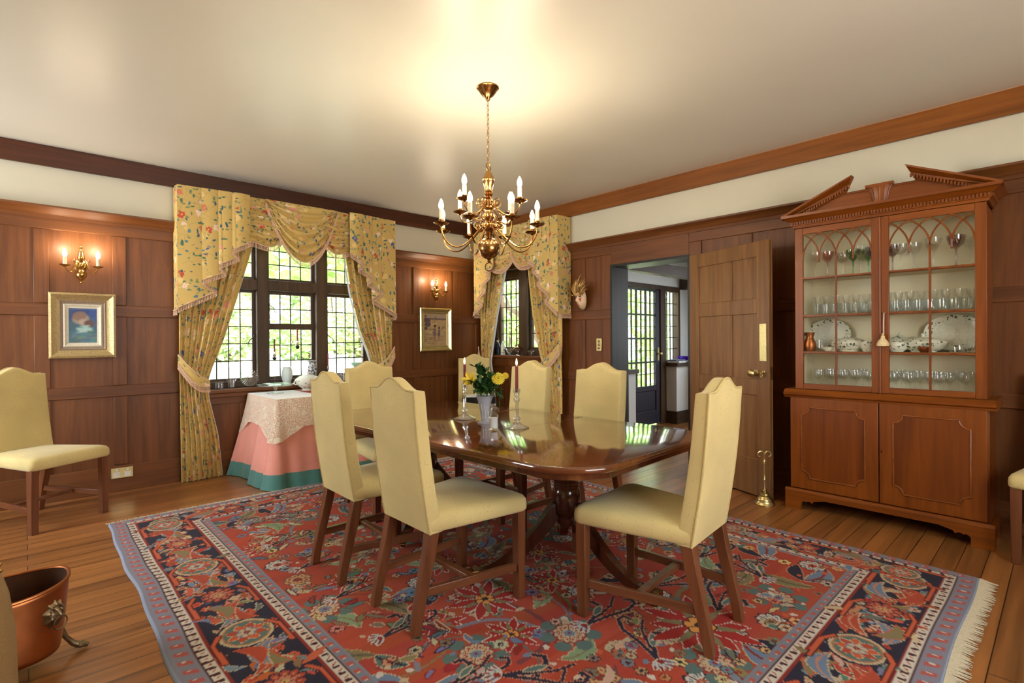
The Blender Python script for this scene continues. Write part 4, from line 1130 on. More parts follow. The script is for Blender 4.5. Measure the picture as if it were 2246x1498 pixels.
chair(-.085,5.215,-57.5, 'yellow dining chair alone against the panelling under the blue picture')
chair(4.465,-.028,180, 'yellow dining chair beyond the glazed cabinet, cut off by the picture edge', 0, (1,.87,1))

# ------------------------------------------------------------------ dining table
TC = Vector((2.065,2.445)); TZ = .742; TA = rad(2.7)
tb = thing('dining_table', 'long polished mahogany pedestal dining table with rounded corners', 'table', (TC.x,TC.y,RZ))
def rrect(hx, hy, r, bow=.02, n=10):
    pts = []
    for cx, cy, a0 in ((hx-r,hy-r,0),(-hx+r,hy-r,90),(-hx+r,-hy+r,180),(hx-r,-hy+r,270)):
        for k in range(n+1):
            a = rad(a0+90*k/n); pts.append((cx+r*cos(a), cy+r*sin(a)))
    out = []
    for x, y in pts: out.append((x, y+bow*(1 if y > 0 else -1)*(1-(x/hx)**2)))
    dense = []
    for i, p in enumerate(out):
        q = out[(i+1)%len(out)]; m = max(1,int(math.hypot(q[0]-p[0],q[1]-p[1])/.15))
        for k in range(m): dense.append((p[0]+(q[0]-p[0])*k/m, p[1]+(q[1]-p[1])*k/m))
    return dense
def ringsolid(mb, rings):
    n = len(rings[0][0]); vs = []; fs = []
    for o, z in rings: vs += [(p[0],p[1],z) for p in o]
    for k in range(len(rings)-1):
        for i in range(n): fs.append((k*n+i,k*n+(i+1)%n,(k+1)*n+(i+1)%n,(k+1)*n+i))
    fs += [tuple(range(n-1,-1,-1)), tuple((len(rings)-1)*n+i for i in range(n))]
    mb.add(vs,fs)
def loc_build(mb, name, mat, parent, **k):
    o = mb.build(name, mat, None, **k); o.parent = parent; return o
mb = MB(); hx, hy = .605, 1.165; z0 = TZ-RZ
ringsolid(mb, [(rrect(hx-.012,hy-.012,.24),z0-.032),(rrect(hx-.004,hy-.004,.25),z0-.028),(rrect(hx,hy,.25),z0-.018),(rrect(hx-.001,hy-.001,.25),z0-.008),(rrect(hx-.006,hy-.006,.25),z0-.001),(rrect(hx-.011,hy-.011,.25),z0)])
top = loc_build(mb, 'tabletop', M['table'], tb, smooth=True, ang=40)
mb = MB()
for yy in (-.29,.29): mb.box(-hx+.012,hx-.012,yy-.0008,yy+.0008,z0-.001,z0+.0002)
loc_build(mb, 'leaf_joint', M['legs'], top)
mb = MB(); ringsolid(mb, [(rrect(hx-.022,hy-.022,.23),z0-.058),(rrect(hx-.016,hy-.016,.235),z0-.053),(rrect(hx-.016,hy-.016,.235),z0-.032)]); loc_build(mb, 'apron', M['table_z'], tb, smooth=True, ang=40)
COLP = [(.055,.30),(.06,.305),(.075,.33),(.078,.40),(.074,.44),(.066,.455),(.070,.462),(.066,.470),(.070,.478),(.066,.486),(.070,.494),(.064,.502),(.060,.52),(.055,.60),(.058,.64),(.085,.668)]
for s in (-1,1):
    cy = .62*s
    mb = MB(); mb.lathe([(.0,.255),(.04,.255),(.055,.275)]+COLP, c=(0,cy,0), seg=28); col = loc_build(mb, 'pedestal', M['table_z'], tb, smooth=True, ang=40)
    for aa in ((42,150,270) if s < 0 else (-34,218,90)):
        a = rad(aa); d = Vector((cos(a),sin(a),0)); pr = Vector((-sin(a),cos(a),0))
        vs = []; fs = []; K = 14
        for k in range(K+1):
            t = k/K; rr_ = .05+.46*t; z = .36-.315*(1-(1-t)**1.9)+ (.02*max(0,t-.8)/.2 if t > .8 else 0); h = .075-.040*t; w = .026-.006*t
            c = Vector((0,cy,z))+d*rr_; tn = Vector((d.x*.6,d.y*.6,-.6*(1-t)*1.3)).normalized(); nn = pr.cross(tn)
            if nn.z < 0: nn = -nn
            for sx, sy in ((-1,-1),(1,-1),(1,1),(-1,1)): vs.append(c+pr*(w*sx)+nn*(h/2*sy))
        for k in range(K):
            for i in range(4): fs.append((k*4+i,k*4+(i+1)%4,(k+1)*4+(i+1)%4,(k+1)*4+i))
        fs += [(3,2,1,0),tuple(K*4+i for i in range(4))]
        mb = MB(); mb.add(vs,fs); leg = loc_build(mb, 'leg', M['table_z'], tb, smooth=True, ang=50)
        e = Vector((0,cy,0))+d*.515
        mb = MB(); mb.T = Matrix.Translation(e) @ Matrix.Rotation(a,4,'Z'); mb.box(-.035,.03,-.025,.025,.03,.078); mb.T = None
        mb.tube([tuple(e+pr*(-.012)+Vector((0,0,.016))),tuple(e+pr*.012+Vector((0,0,.016)))], .016, 12)
        loc_build(mb, 'castor', M['brass_old'], leg, bevel=.003)
tb.rotation_euler = (0,0,TA)

# things on the dining table
def candlestick(x, y, z, label, h=.225):
    t = thing('candlestick', label, 'candlestick', (x,y,z))
    k = h/.225
    mb = MB(); mb.lathe([(.066,0),(.070,.004),(.060,.010),(.03,.022),(.016,.032),(.013,.042)], c=(x,y,z), seg=40, rf=lambda a,i,zz: 1+(.05*sin(10*a) if i < 3 else 0)); mb.build('foot', M['lead_crystal'], t, smooth=True)
    mb = MB(); mb.lathe([(.013,.042),(.021,.052*k),(.021,.06*k),(.012,.066*k),(.012,.074*k),(.010,.078*k),(.009,.145*k),(.012,.150*k),(.019,.156*k),(.019,.166*k),(.012,.172*k),(.011,.180*k),(.018,.188*k),(.012,.196*k)], c=(x,y,z), seg=12); mb.build('stem', M['lead_crystal'], t, smooth=True, ang=25)
    mb = MB(); mb.lathe([(.012,.196*k),(.020,.202*k),(.021,h),(.016,h),(.012,.204*k)], c=(x,y,z), seg=16); mb.build('socket', M['lead_crystal'], t, smooth=True)
    return t
def candle(x, y, z, h, label, group=None, lit=True, r=.0095):
    t = thing('taper_candle', label, 'candle', (x,y,z), group)
    mb = MB(); mb.lathe([(r*1.05,0),(r,.01),(r*.93,h),(r*.5,h+.001)], c=(x,y,z), seg=16); mb.build('wax', M['redwax'], t, smooth=True)
    mb = MB(); mb.tube([(x,y,z+h),(x+.001,y,z+h+.008)], .0012, 5); mb.build('wick', M['black'], t)
    if lit:
        mb = MB(); mb.lathe([(.0,.004),(.004,.008),(.0058,.018),(.004,.032),(0,.046)], c=(x,y,z+h), seg=12); mb.build('flame', M['flame_lit'], t, smooth=True)
    return t
candlestick(2.07,2.665,TZ, 'cut crystal candlestick left of the flower vase')
candle(2.07,2.665,TZ+.205,.145, 'lit red candle in the crystal candlestick left of the flowers')
candlestick(2.068,2.175,TZ, 'cut crystal candlestick right of the flower vase')
candle(2.068,2.175,TZ+.205,.150, 'lit red candle in the crystal candlestick right of the flowers')
vx, vy = 2.045, 2.435
vs_ = thing('flower_vase', 'lavender grey flared vase holding yellow flowers on the dining table', 'vase', (vx,vy,TZ))
mb = MB(); mb.lathe([(0,0),(.046,0),(.047,.005),(.03,.010),(.022,.014),(.021,.022),(.026,.05),(.034,.10),(.042,.14),(.052,.163),(.056,.168),(.053,.168),(.040,.14),(.030,.08),(.0,.03)], c=(vx,vy,TZ), seg=28); mb.build('body', M['stoneware'], vs_, smooth=True)
mb = MB()
for a in (3.5,4.1,4.7): mb.leaf = None; mb.tube([(vx+(.0225+.0*q)*cos(a)*1.0+(.0045+.008*q/6)*cos(a)+.004*sin(q),vy+(.027+.008*q/6)*sin(a),TZ+.03+.016*q) for q in range(7)], .0022, 5)
mb.build('relief', M['china'], vs_, smooth=True)
VR = Vector((.732,-.681,0)); VF = Vector((.681,.732,0))   # across and away from the sitter's view
def vpt(r, f, z): return Vector((vx,vy,TZ+z))+VR*r+VF*f
def sprig(base, tip, n, label, leaf=.055, bend=(0,0,0)):
    t = thing('leafy_sprig', label, 'sprig', tuple(base), 'green sprigs in the flower vase')
    pts = [base+(tip-base)*k/8+Vector(bend)*(4*(k/8)*(1-k/8)) for k in range(9)]
    mb = MB(); mb.tube(pts, .0022, 5); mb.build('stem', M['stem'], t)
    mb = MB(); rd = random.Random(n*7+int(tip.x*1000))
    for k in range(n):
        q = .3+.7*k/n; i = min(7,int(q*8)); p = pts[i]+(pts[i+1]-pts[i])*(q*8-i); a = rd.uniform(0,6.28); d = ((pts[i+1]-pts[i]).normalized()+Vector((cos(a),sin(a),rd.uniform(-.2,.5)))).normalized()
        s = d.cross(Vector((0,0,1))).normalized(); u = s.cross(d); L = leaf*rd.uniform(.7,1.2); w = L*.24
        P = [p, p+d*L*.3+s*w-u*.002, p+d*L*.65+s*w*.8, p+d*L-u*L*.12, p+d*L*.65-s*w*.8, p+d*L*.3-s*w-u*.002, p+d*L*.45+u*L*.05]
        mb.add(P, [(0,1,6),(1,2,6),(2,3,6),(3,4,6),(4,5,6),(5,0,6)])
    mb.build('leaves', M['leafdark'], t); return t
for k, (r_, f_, z_, n, tx) in enumerate([(-.055,.0,.345,11,'tall leafy sprig leaning left at the top of the vase'),(.0,.03,.32,12,'tall leafy sprig upright in the middle of the vase'),(-.075,-.03,.25,11,'leafy sprig below the yellow lily in the vase'),(.05,-.02,.29,12,'leafy sprig behind the round yellow bloom in the vase'),(.11,.02,.26,10,'thin leafy sprig reaching towards the lit candle on the right'),(-.02,-.055,.24,13,'short leafy sprig at the front of the vase'),(.03,-.05,.215,12,'low leafy sprig spilling over the front right rim'),(-.045,-.05,.205,11,'low leafy sprig spilling over the front left rim'),(.09,-.03,.10,10,'fern-like sprig hanging down over the right of the vase')]):
    sprig(vpt(r_*.15,f_*.15,.10), vpt(r_,f_,z_), n+5, tx, .062 if k < 8 else .04, (0,0,.05) if k < 8 else (.02,-.02,.12))
def bloom(label, r_, f_, z_, R_, kind, mat):
    p = vpt(r_,f_,z_); b = vpt(r_*.15,f_*.15,.10)
    t = thing('yellow_flower', label, 'flower', tuple(b))
    mb = MB(); mb.tube([b,(b+p)/2+Vector((0,0,.02)),p], .0025, 6); mb.build('stem', M['stem'], t)
    ax = (VR*r_*2-VF*.8+Vector((0,0,.45))).normalized(); s = ax.cross(Vector((0,0,1))).normalized(); u = s.cross(ax); mb = MB()
    if kind == 'mum':
        for ring, (q, tl) in enumerate(((1.0,.15),(.85,.4),(.66,.7),(.45,1.0),(.24,1.3))):
            for k in range(22-ring*3):
                a = 2*pi*k/(22-ring*3)+ring*.2; d = (s*cos(a)+u*sin(a)); e = (d*cos(tl)+ax*sin(tl)).normalized(); w = (s*-sin(a)+u*cos(a)); L = R_*q; c = p+ax*.004*ring
                mb.add([c,c+e*L*.7+w*R_*.13,c+e*L+w*R_*.06+ax*.003,c+e*L-w*R_*.06+ax*.003,c+e*L*.7-w*R_*.13],[(0,1,2,3,4)])
    else:
        for k in range(6):
            a = 2*pi*k/6; d = s*cos(a)+u*sin(a); w = ax.cross(d)
            P = [p-ax*R_*.9, p-ax*R_*.2+d*R_*.35+w*R_*.28, p+ax*R_*.35+d*R_*.75+w*R_*.3, p+ax*R_*.5+d*R_*1.15, p+ax*R_*.35+d*R_*.75-w*R_*.3, p-ax*R_*.2+d*R_*.35-w*R_*.28]
            mb.add(P,[(0,1,2,3),(0,3,4,5)])
    mb.build('petals', mat, t, solid=.0008)
bloom('large yellow lily-like flower at the left of the vase', -.088,-.02,.265,.045,'lily',M['yellow2'])
bloom('round yellow chrysanthemum at the right of the vase', .082,-.03,.27,.042,'mum',M['yellow'])
bloom('small yellow bloom tucked behind the chrysanthemum', .125,.02,.285,.022,'mum',M['yellow2'])
sx_, sy_ = 1.925, 2.215
t = thing('crystal_jar', 'small cut crystal jar of white salt in front of the flower vase', 'jar', (sx_,sy_,TZ))
mb = MB(); mb.lathe([(.027,0),(.028,.006),(.026,.012),(.026,.078),(.029,.084),(.027,.09),(.016,.098)], c=(sx_,sy_,TZ), seg=12); jb = mb.build('body', M['cut'], t, smooth=True, ang=20)
mb = MB(); mb.lathe([(0,.012),(.023,.012),(.023,.07),(0,.072)], c=(sx_,sy_,TZ), seg=16); mb.build('salt', M['white'], jb, smooth=True)
mb = MB(); mb.lathe([(.014,.098),(.028,.106),(.030,.118),(.022,.128),(.010,.132),(.008,.136),(.010,.140),(0,.144)], c=(sx_,sy_,TZ), seg=24, rf=lambda a,k,z: 1+.10*abs(sin(4*a))); mb.build('stopper', M['cut'], t, smooth=True)

# ------------------------------------------------------------------ chandelier
CX, CY = 2.067, 2.411
ch = thing('chandelier', 'bronzed brass two-tier chandelier with twelve candle bulbs over the table', 'chandelier', (CX,CY,H))
mb = MB(); mb.lathe([(.067,0),(.068,-.006),(.060,-.012),(.050,-.03),(.034,-.050),(.016,-.064),(.012,-.078),(.006,-.082)], c=(CX,CY,H), seg=32); mb.build('canopy', M['brass_old'], ch, smooth=True)
mb = MB(); z = H-.082; k = 0
while z > 2.315:
    pts = []
    for q in range(13):
        a = 2*pi*q/12; u = .0065*cos(a); w = .017*sin(a); pts.append((CX+(u if k % 2 else 0), CY+(0 if k % 2 else u), z-.015+w))
    mb.tube(pts, .0019, 6, cap=False); z -= .0275; k += 1
mb.build('chain', M['brass_old'], ch, smooth=True)
mb = MB(); mb.tube([(CX+.017*cos(a),CY,2.300+.024*sin(a)) for a in [2*pi*q/20 for q in range(21)]], .0035, 8)
mb.lathe([(.0,2.285),(.008,2.283),(.011,2.276),(.024,2.258),(.034,2.232),(.037,2.224),(.033,2.219),(.034,2.212),(.030,2.19),(.024,2.165),(.021,2.158),(.026,2.150),(.020,2.142),(.029,2.132),(.020,2.122),(.027,2.112),(.019,2.104),(.026,2.092),(.026,2.070),(.034,2.062),(.034,2.050),(.022,2.042),(.020,2.025),(.030,2.012),(.034,1.995),(.026,1.98),(.018,1.972),(.022,1.962),(.042,1.952),(.044,1.935),(.040,1.922),(.026,1.912),(.020,1.900),(.030,1.892),(.020,1.884),(.016,1.872)][::-1], c=(CX,CY,0), seg=28)
mb.build('stem', M['brass_old'], ch, smooth=True, ang=50)
mb = MB(); mb.ball((CX,CY,1.808), (.066,.066,.066), 32, 20); mb.build('ball', M['brass_old'], ch, smooth=True)
mb = MB(); mb.lathe([(0,1.715),(.008,1.718),(.012,1.727),(.007,1.735),(.014,1.741),(.02,1.746)], c=(CX,CY,0), seg=16)
mb.tube([(CX+.023*cos(a)*.73,CY-.023*cos(a)*.68,1.695+.025*sin(a)) for a in [2*pi*q/24 for q in range(25)]], .0035, 8); mb.build('ring', M['brass_old'], ch, smooth=True)
mb = MB()
for k in range(8):
    a = rad(45*k+17); d = Vector((cos(a),sin(a),0))
    for zc, rc, sc in ((2.00,.065,.030),(2.085,.055,.026),(1.945,.075,.022)):
        pts = []
        for q in range(22):
            th = q/21*2*pi*1.35; rr_ = sc*(1-.62*q/21); pts.append(Vector((CX,CY,zc))+d*(rc+rr_*cos(th+pi*.9))+Vector((0,0,rr_*sin(th+pi*.9)*1.15)))
        mb.tube(pts, [.0035-.0012*q/21 for q in range(22)], 6)
        mb.ball(pts[-1], .005, 8, 6)
mb.build('scrollwork', M['brass_old'], ch, smooth=True)
def make_arm(R_, z0, zlow, zpan, candle_h, mats, parent, name='arm'):
    """arm in its own frame: runs along +x"""
    pts = []
    for k in range(25):
        t = k/24
        x = .03+(R_-.03)*(t**.85)
        if t < .62: z = z0-(z0-zlow)*(sin(t/.62*pi/2))
        else:
            q = (t-.62)/.38; z = zlow+(zpan-.012-zlow)*(1-cos(q*pi/2))**1.0
            x = .03+(R_-.03)*(.62**.85)+(R_-.03)*(1-.62**.85)*sin(q*pi/2)
        pts.append((x,0,z))
    mb = MB(); mb.tube(pts, .0048, 8); arm = mb.build(name, mats[0], None, smooth=True); arm.parent = parent
    def sub(mb, n, m): o = mb.build(n, m, None, smooth=True); o.parent = arm; return o
    mb = MB(); mb.lathe([(0,-.016),(.006,-.014),(.012,-.006),(.030,-.002),(.044,.006),(.046,.008),(.030,.004),(.012,.006),(.011,.018),(.015,.022),(.015,.026)], c=(R_,0,zpan), seg=24, rf=lambda a,k,z: 1+(.03*sin(8*a) if k in (4,5) else 0)); sub(mb, 'drip_pan', mats[0])
    mb = MB(); mb.lathe([(.0125,.022),(.0125,.022+candle_h),(.006,.024+candle_h)], c=(R_,0,zpan), seg=16); sub(mb, 'candle_sleeve', M['candle_cream'])
    zb = .024+candle_h
    mb = MB(); mb.lathe([(.008,zb),(.0135,zb+.012),(.0155,zb+.022),(.012,zb+.040),(.006,zb+.054),(.001,zb+.062)], c=(R_,0,zpan), seg=16); sub(mb, 'bulb', M['bulb'])
    return arm, zpan+zb+.025
def lamp(p, e, r=.018):
    l = bpy.data.lights.new('bulb light','POINT'); l.energy = e; l.color = (1,.83,.60); l.shadow_soft_size = r
    o = bpy.data.objects.new('bulb light', l); COL.objects.link(o); o.location = p; return o
BE = 2.25
hub = Vector((CX,CY,0))
g_low, zl = make_arm(.305, 1.945-H, 1.80-H, 1.925-H, .062, [M['brass_old']], ch)
g_up, zu = make_arm(.228, 2.065-H, 1.985-H, 2.055-H, .062, [M['brass_old']], ch)
VA = math.atan2(VR.y, VR.x)
lights = []
for k in range(8):
    a = VA-rad(17.5+45*k); o = g_low if k == 0 else copy_tree(g_low, ch); o.rotation_euler = (0,0,a); lights.append((CX+.305*cos(a),CY+.305*sin(a),zl+H))
for k in range(4):
    a = VA-rad(35+90*k); o = g_up if k == 0 else copy_tree(g_up, ch); o.rotation_euler = (0,0,a); lights.append((CX+.228*cos(a),CY+.228*sin(a),zu+H))
for p in lights: lamp((p[0],p[1],p[2]+.045), BE)

# ------------------------------------------------------------------ wall sconces
def sconce(x, label):
    y = YW
    t = thing('wall_sconce', label, 'sconce', (x,y,1.80))
    mb = MB(); mb.lathe([(0,-.002),(.038,0),(.040,.006),(.03,.012),(.012,.016)], c=(0,0,0), seg=24)
    for i in range(len(mb.v)): v = mb.v[i]; mb.v[i] = Vector((x+v.x, y-v.z, 1.865+v.y*1.3))
    mb.build('backplate', M['brass'], t, smooth=True)
    yb = y-.045
    mb = MB(); mb.lathe([(0,1.722),(.007,1.726),(.010,1.735),(.006,1.742),(.009,1.748),(.016,1.755),(.030,1.772),(.036,1.792),(.034,1.81),(.022,1.832),(.010,1.842),(.013,1.848),(.020,1.856),(.022,1.872),(.016,1.885),(.010,1.892),(.014,1.905),(.024,1.925),(.022,1.945),(.012,1.985),(.009,1.995),(.013,2.002),(.009,2.009),(.010,2.02),(0,2.028)], c=(x,yb,0), seg=24); mb.tube([(x,yb,1.865),(x,y,1.865)], .009, 8); mb.build('baluster', M['brass'], t, smooth=True, ang=50)
    for s in (-1,1):
        d = Vector((s*.86,-.5,0)).normalized(); pts = []; R_ = .118
        for k in range(21):
            q = k/20
            pts.append(Vector((x,yb,0))+d*(.015+(R_-.015)*q)+Vector((0,0,1.868+.022*sin(min(1,q/.3)*pi)-(.062*sin(max(0,(q-.25)/.75)*pi*.92) if q > .25 else 0)-(.0 if q < .9 else 0))))
        pts.append(Vector((x,yb,1.852))+d*R_)
        mb = MB(); mb.tube(pts, .0042, 8); arm = mb.build('arm', M['brass'], t, smooth=True)
        mb = MB(); pp = [Vector((x,yb,1.905))+d*(.05+.018*(1-q/16)*cos(q*.5+2.4))+Vector((0,0,.018*(1-q/16)*sin(q*.5+2.4))) for q in range(14)]
        mb.tube(pp, .003, 6); mb.build('scroll', M['brass'], arm, smooth=True)
        c = Vector((x,yb,1.852))+d*R_
        mb = MB(); mb.lathe([(0,-.01),(.010,-.004),(.03,.004),(.036,.010),(.03,.008),(.012,.008),(.012,.016)], c=c, seg=20); mb.build('drip_pan', M['brass'], arm, smooth=True)
        mb = MB(); mb.lathe([(.0125,.010),(.0125,.070),(.006,.072)], c=c, seg=16); mb.build('candle_sleeve', M['candle_cream'], arm, smooth=True)
        mb = MB(); mb.lathe([(.008,.072),(.0135,.084),(.0155,.094),(.012,.112),(.006,.126),(.001,.134)], c=c, seg=16); mb.build('bulb', M['bulb'], arm, smooth=True)
        lamp(c+Vector((0,-.0,.155)), 2.7)
    return t
sconce(.332, 'brass two-candle wall sconce above the blue picture in the square gilt frame')
sconce(3.765, 'brass two-candle wall sconce above the small beach picture')

# ------------------------------------------------------------------ framed pictures
def picture(name, label, x0, x1, z0, z1, layers, draw, tilt=0):
    """layers: (width, depth, material, part name) from the outside in"""
    t = thing(name, label, 'picture', ((x0+x1)/2, YW, (z0+z1)/2)); a0,a1,b0,b1 = x0,x1,z0,z1
    for w, dp, mt, nm in layers:
        mb = MB(); prof = [(0,0),(0,dp),(w*.25,dp+.006),(w*.6,dp*.8),(w,dp*.55),(w,0)]
        cs = [(a0,b0,1,1),(a1,b0,-1,1),(a1,b1,-1,-1),(a0,b1,1,-1)]; n = len(prof); vs = []; fs = []
        for cx, cz, sx, sz in cs:
            for p, q in prof: vs.append((cx+sx*p, YW-.002-q, cz+sz*p))
        for i in range(4):
            for k in range(n): fs.append((i*n+k, i*n+(k+1)%n, ((i+1)%4)*n+(k+1)%n, ((i+1)%4)*n+k))
        mb.add(vs, fs); mb.build(nm, mt, t, smooth=True, ang=20); a0 += w; a1 -= w; b0 += w; b1 -= w
    r = draw(a1-a0, b1-b0)
    o = r.mesh('painting', lambda x,y: np.stack([a0+x-t.location.x, np.full_like(x,-.010), b0+y-t.location.z],-1), M['art'], t)
    return t
def art_blue(w, h):
    r = Raster(w,h,.0022,(44,68,118)); rd = random.Random(4)
    for k in range(240):
        x,y = rd.uniform(0,w), rd.uniform(0,h); u = y/h
        c = (int(44+40*(1-u)+rd.uniform(-10,10)), int(66+46*(1-u)+rd.uniform(-10,10)), int(124-12*(1-u)+rd.uniform(-14,14)))
        r.disc(x,y,rd.uniform(.015,.04),c,asp=2,ang=rd.uniform(0,3))
    r.disc(w*.42,h*.70,w*.26,(150,132,118),asp=1.15); r.disc(w*.38,h*.78,w*.20,(132,104,88),asp=1.3,ang=.3); r.disc(w*.50,h*.60,w*.15,(170,150,132))
    r.disc(w*.72,h*.56,w*.16,(96,66,64),asp=1.2)
    for k in range(24): r.leaf(w*rd.uniform(.2,.6),h*rd.uniform(.28,.48),rd.uniform(-.3,.5),w*.3,w*.035,(int(150+rd.uniform(-20,30)),190,int(178+rd.uniform(-10,20))))
    for k in range(30): r.leaf(w*rd.uniform(0,.8),h*rd.uniform(0,.28),rd.uniform(-.2,.4),w*.35,w*.03,(int(84+rd.uniform(-16,26)),int(118+rd.uniform(-14,20)),int(120+rd.uniform(-10,16))))
    r.blur(14); r.rect(0,w,h*.965,h*.972,(110,132,170)); return r.blur(1)
def art_beach(w, h):
    r = Raster(w,h,.0022,(176,150,108)); rd = random.Random(9)
    for k in range(260):
        x,y = rd.uniform(0,w), rd.uniform(0,h); v = rd.uniform(-14,14); r.disc(x,y,rd.uniform(.006,.016),(int(176+v),int(150+v),int(108+v)),asp=3)
    r.rect(0,w,h*.86,h,(168,146,122)); r.rect(0,w,h*.82,h*.87,(112,92,92)); r.disc(w*.06,h*.93,.012,(90,70,76)); r.disc(w*.5,h*.9,.010,(110,88,88))
    for k in range(26): r.disc(w*rd.uniform(0,.22),h*rd.uniform(.52,.84),.016,(int(92+rd.uniform(-14,14)),80,84),asp=1.6)
    for k in range(22): y = h*rd.uniform(.04,.5); r.stroke([(w*rd.uniform(0,.4),y),(w*rd.uniform(.1,.5),y)],.0025,(128,108,88))
    def fig(x, y, s, skin, dress, hair):
        r.stroke([(x,y),(x+.004*s,y+.05*s)],.006*s,skin); r.stroke([(x+.02*s,y+.004*s),(x+.014*s,y+.05*s)],.006*s,skin)
        r.disc(x+.008*s,y+.075*s,.026*s,dress,asp=.62); r.disc(x+.009*s,y+.105*s,.016*s,dress); r.stroke([(x,y+.10*s),(x-.022*s,y+.066*s)],.0045*s,skin)
        r.disc(x+.010*s,y+.134*s,.012*s,skin); r.disc(x+.012*s,y+.139*s,.012*s,hair)
    fig(w*.42,h*.10,1.45,(150,116,92),(122,96,100),(64,46,40)); fig(w*.63,h*.13,1.2,(160,124,98),(96,92,104),(70,50,42))
    r.stroke([(w*.78,h*.50),(w*.90,h*.62)],.004,(90,66,54)); return r.blur(2)
picture('picture', 'blue toned painting of blurred pale shapes in a broad gilt frame', .132,.552,1.128,1.648, [(.062,.034,M['gilt'],'frame'),(.026,.016,M['linen_liner'],'liner'),(.034,.014,M['slip'],'slip')], art_blue)
picture('picture', 'small painting of two figures on a sandy beach in a pale gilt frame', 3.53,4.01,1.112,1.652, [(.052,.028,M['gilt_pale'],'frame'),(.024,.014,M['gilt'],'inner_frame')], art_beach)

# socket and switch
t = thing('wall_socket', 'brass double wall socket low on the panelling behind the lone chair', 'socket', (.587,YW,.155))
mb = MB(); mb.box(.512,.662,YW-.018,YW-.012,.113,.200); mb.build('plate', M['brass_pale'], t, bevel=.003)
for xx in (.55,.624):
    mb = MB(); mb.box(xx-.022,xx+.022,YW-.021,YW-.018,.122,.165); mb.build('outlet', M['switch'], t, bevel=.002)
    mb = MB(); mb.box(xx-.007,xx+.007,YW-.024,YW-.018,.174,.190); mb.build('rocker', M['switch'], t, bevel=.001)
t = thing('light_switch', 'upright brass triple light switch left of the doorway', 'switch', (XR,3.443,1.19))
mb = MB(); mb.box(XR-.006,XR,3.408,3.478,1.122,1.258); mb.build('plate', M['brass_pale'], t, bevel=.003)
for z in (1.155,1.19,1.225):
    mb = MB(); mb.lathe([(.013,0),(.013,.004),(.009,.006)], seg=16); mb.lathe([(.005,.004),(.006,.016),(0,.018)], seg=10)
    for i in range(len(mb.v)): v = mb.v[i]; mb.v[i] = Vector((XR-.006-v.z, 3.443+v.x, z+v.y))
    mb.build('toggle', M['brass_old'], t, smooth=True)

# ------------------------------------------------------------------ plumed carnival mask
t = thing('carnival_mask', 'gold plumed carnival face mask hung on the panel left of the doorway', 'mask', (XR,3.66,1.75))
Fd = Vector((-.97,.24,0)).normalized()    # the way the face looks
Sd = Vector((-.24,-.97,0)).normalized()   # across the face
Ud = Vector((0,0,1)); mc = Vector((XR-.055,3.63,1.70))
tl = rad(10)
def fpt(u, v, w): return mc+Sd*u+(Ud*cos(tl)+Fd*sin(tl))*v+(Fd*cos(tl)-Ud*sin(tl))*w
def face(u, v):
    a = (u-.5)*pi; y = (v-.5)*2; hw = .075*math.sqrt(max(0,1-abs(y)**2.4))*(1 if y > 0 else 1-.28*abs(y)**1.6)
    x = sin(a)*hw; d = .062*cos(a)*math.sqrt(max(0,1-abs(y)**3))
    nose = .032*math.exp(-(x/.013)**2)*max(0,1-abs((y+.12)/.32))**.8
    eye = -.014*(math.exp(-((x-.030)/.016)**2-((y-.18)/.10)**2)+math.exp(-((x+.030)/.016)**2-((y-.18)/.10)**2))
    lip = .009*math.exp(-(x/.022)**2)*(math.exp(-((y+.52)/.055)**2)+.9*math.exp(-((y+.64)/.05)**2)-.6*math.exp(-((y+.58)/.02)**2))
    brow = .006*math.exp(-((abs(x)-.03)/.02)**2-((y-.34)/.06)**2)
    return fpt(x, y*.125, d+nose+eye+lip+brow)
mb = MB(); mb.grid(face, 40, 48); mf = mb.build('face', M['mask'], t, smooth=True, ang=180)
def fxy(x, y, lift=.0015):
    hw = .075*math.sqrt(max(1e-4,1-abs(y)**2.4))*(1 if y > 0 else 1-.28*abs(y)**1.6)
    return face(.5+math.asin(max(-.97,min(.97,x/hw)))/pi, .5+y/2)+Fd*lift
def spot(mb, cx, cy, rx, ry, lift=.0016, n=18):
    c = fxy(cx,cy,lift); P = [c]+[fxy(cx+rx*cos(2*pi*k/n), cy+ry*sin(2*pi*k/n), lift) for k in range(n)]
    mb.add(P, [(0,1+k,1+(k+1)%n) for k in range(n)])
mb = MB()
for s in (-1,1):
    P = [(.020,.05),(.034,.02),(.052,.10),(.040,-.30),(.026,-.16)]
    mb.add([fxy(s*x,y,.002) for x,y in P], [(0,1,4),(1,2,3),(1,3,4)])
spot(mb, 0, -.54, .017, .045); spot(mb, 0, -.63, .014, .035)
mb.build('painted_patch', M['maskred'], mf, smooth=True)
mb = MB()
for s in (-1,1): spot(mb, s*.031, .17, .014, .055, .0022)
mb.build('eye_hole', M['black'], mf)
mb = MB()
mb.grid(lambda u,v: fxy((u-.5)*.118, .42+.40*v*(1-.5*(2*u-1)**2)-.06*cos((2*u-1)*2.2), .005+.004*sin(u*60)*sin(v*9)), 40, 8)
for s in (-1,1): mb.tube([fxy(s*(.012+.045*q), .27+.10*sin(q*2.4), .004) for q in [k/8 for k in range(9)]], .003, 6)
mb.build('gilt_brow', M['maskgold'], mf, smooth=True)
mb = MB(); rd = random.Random(2)
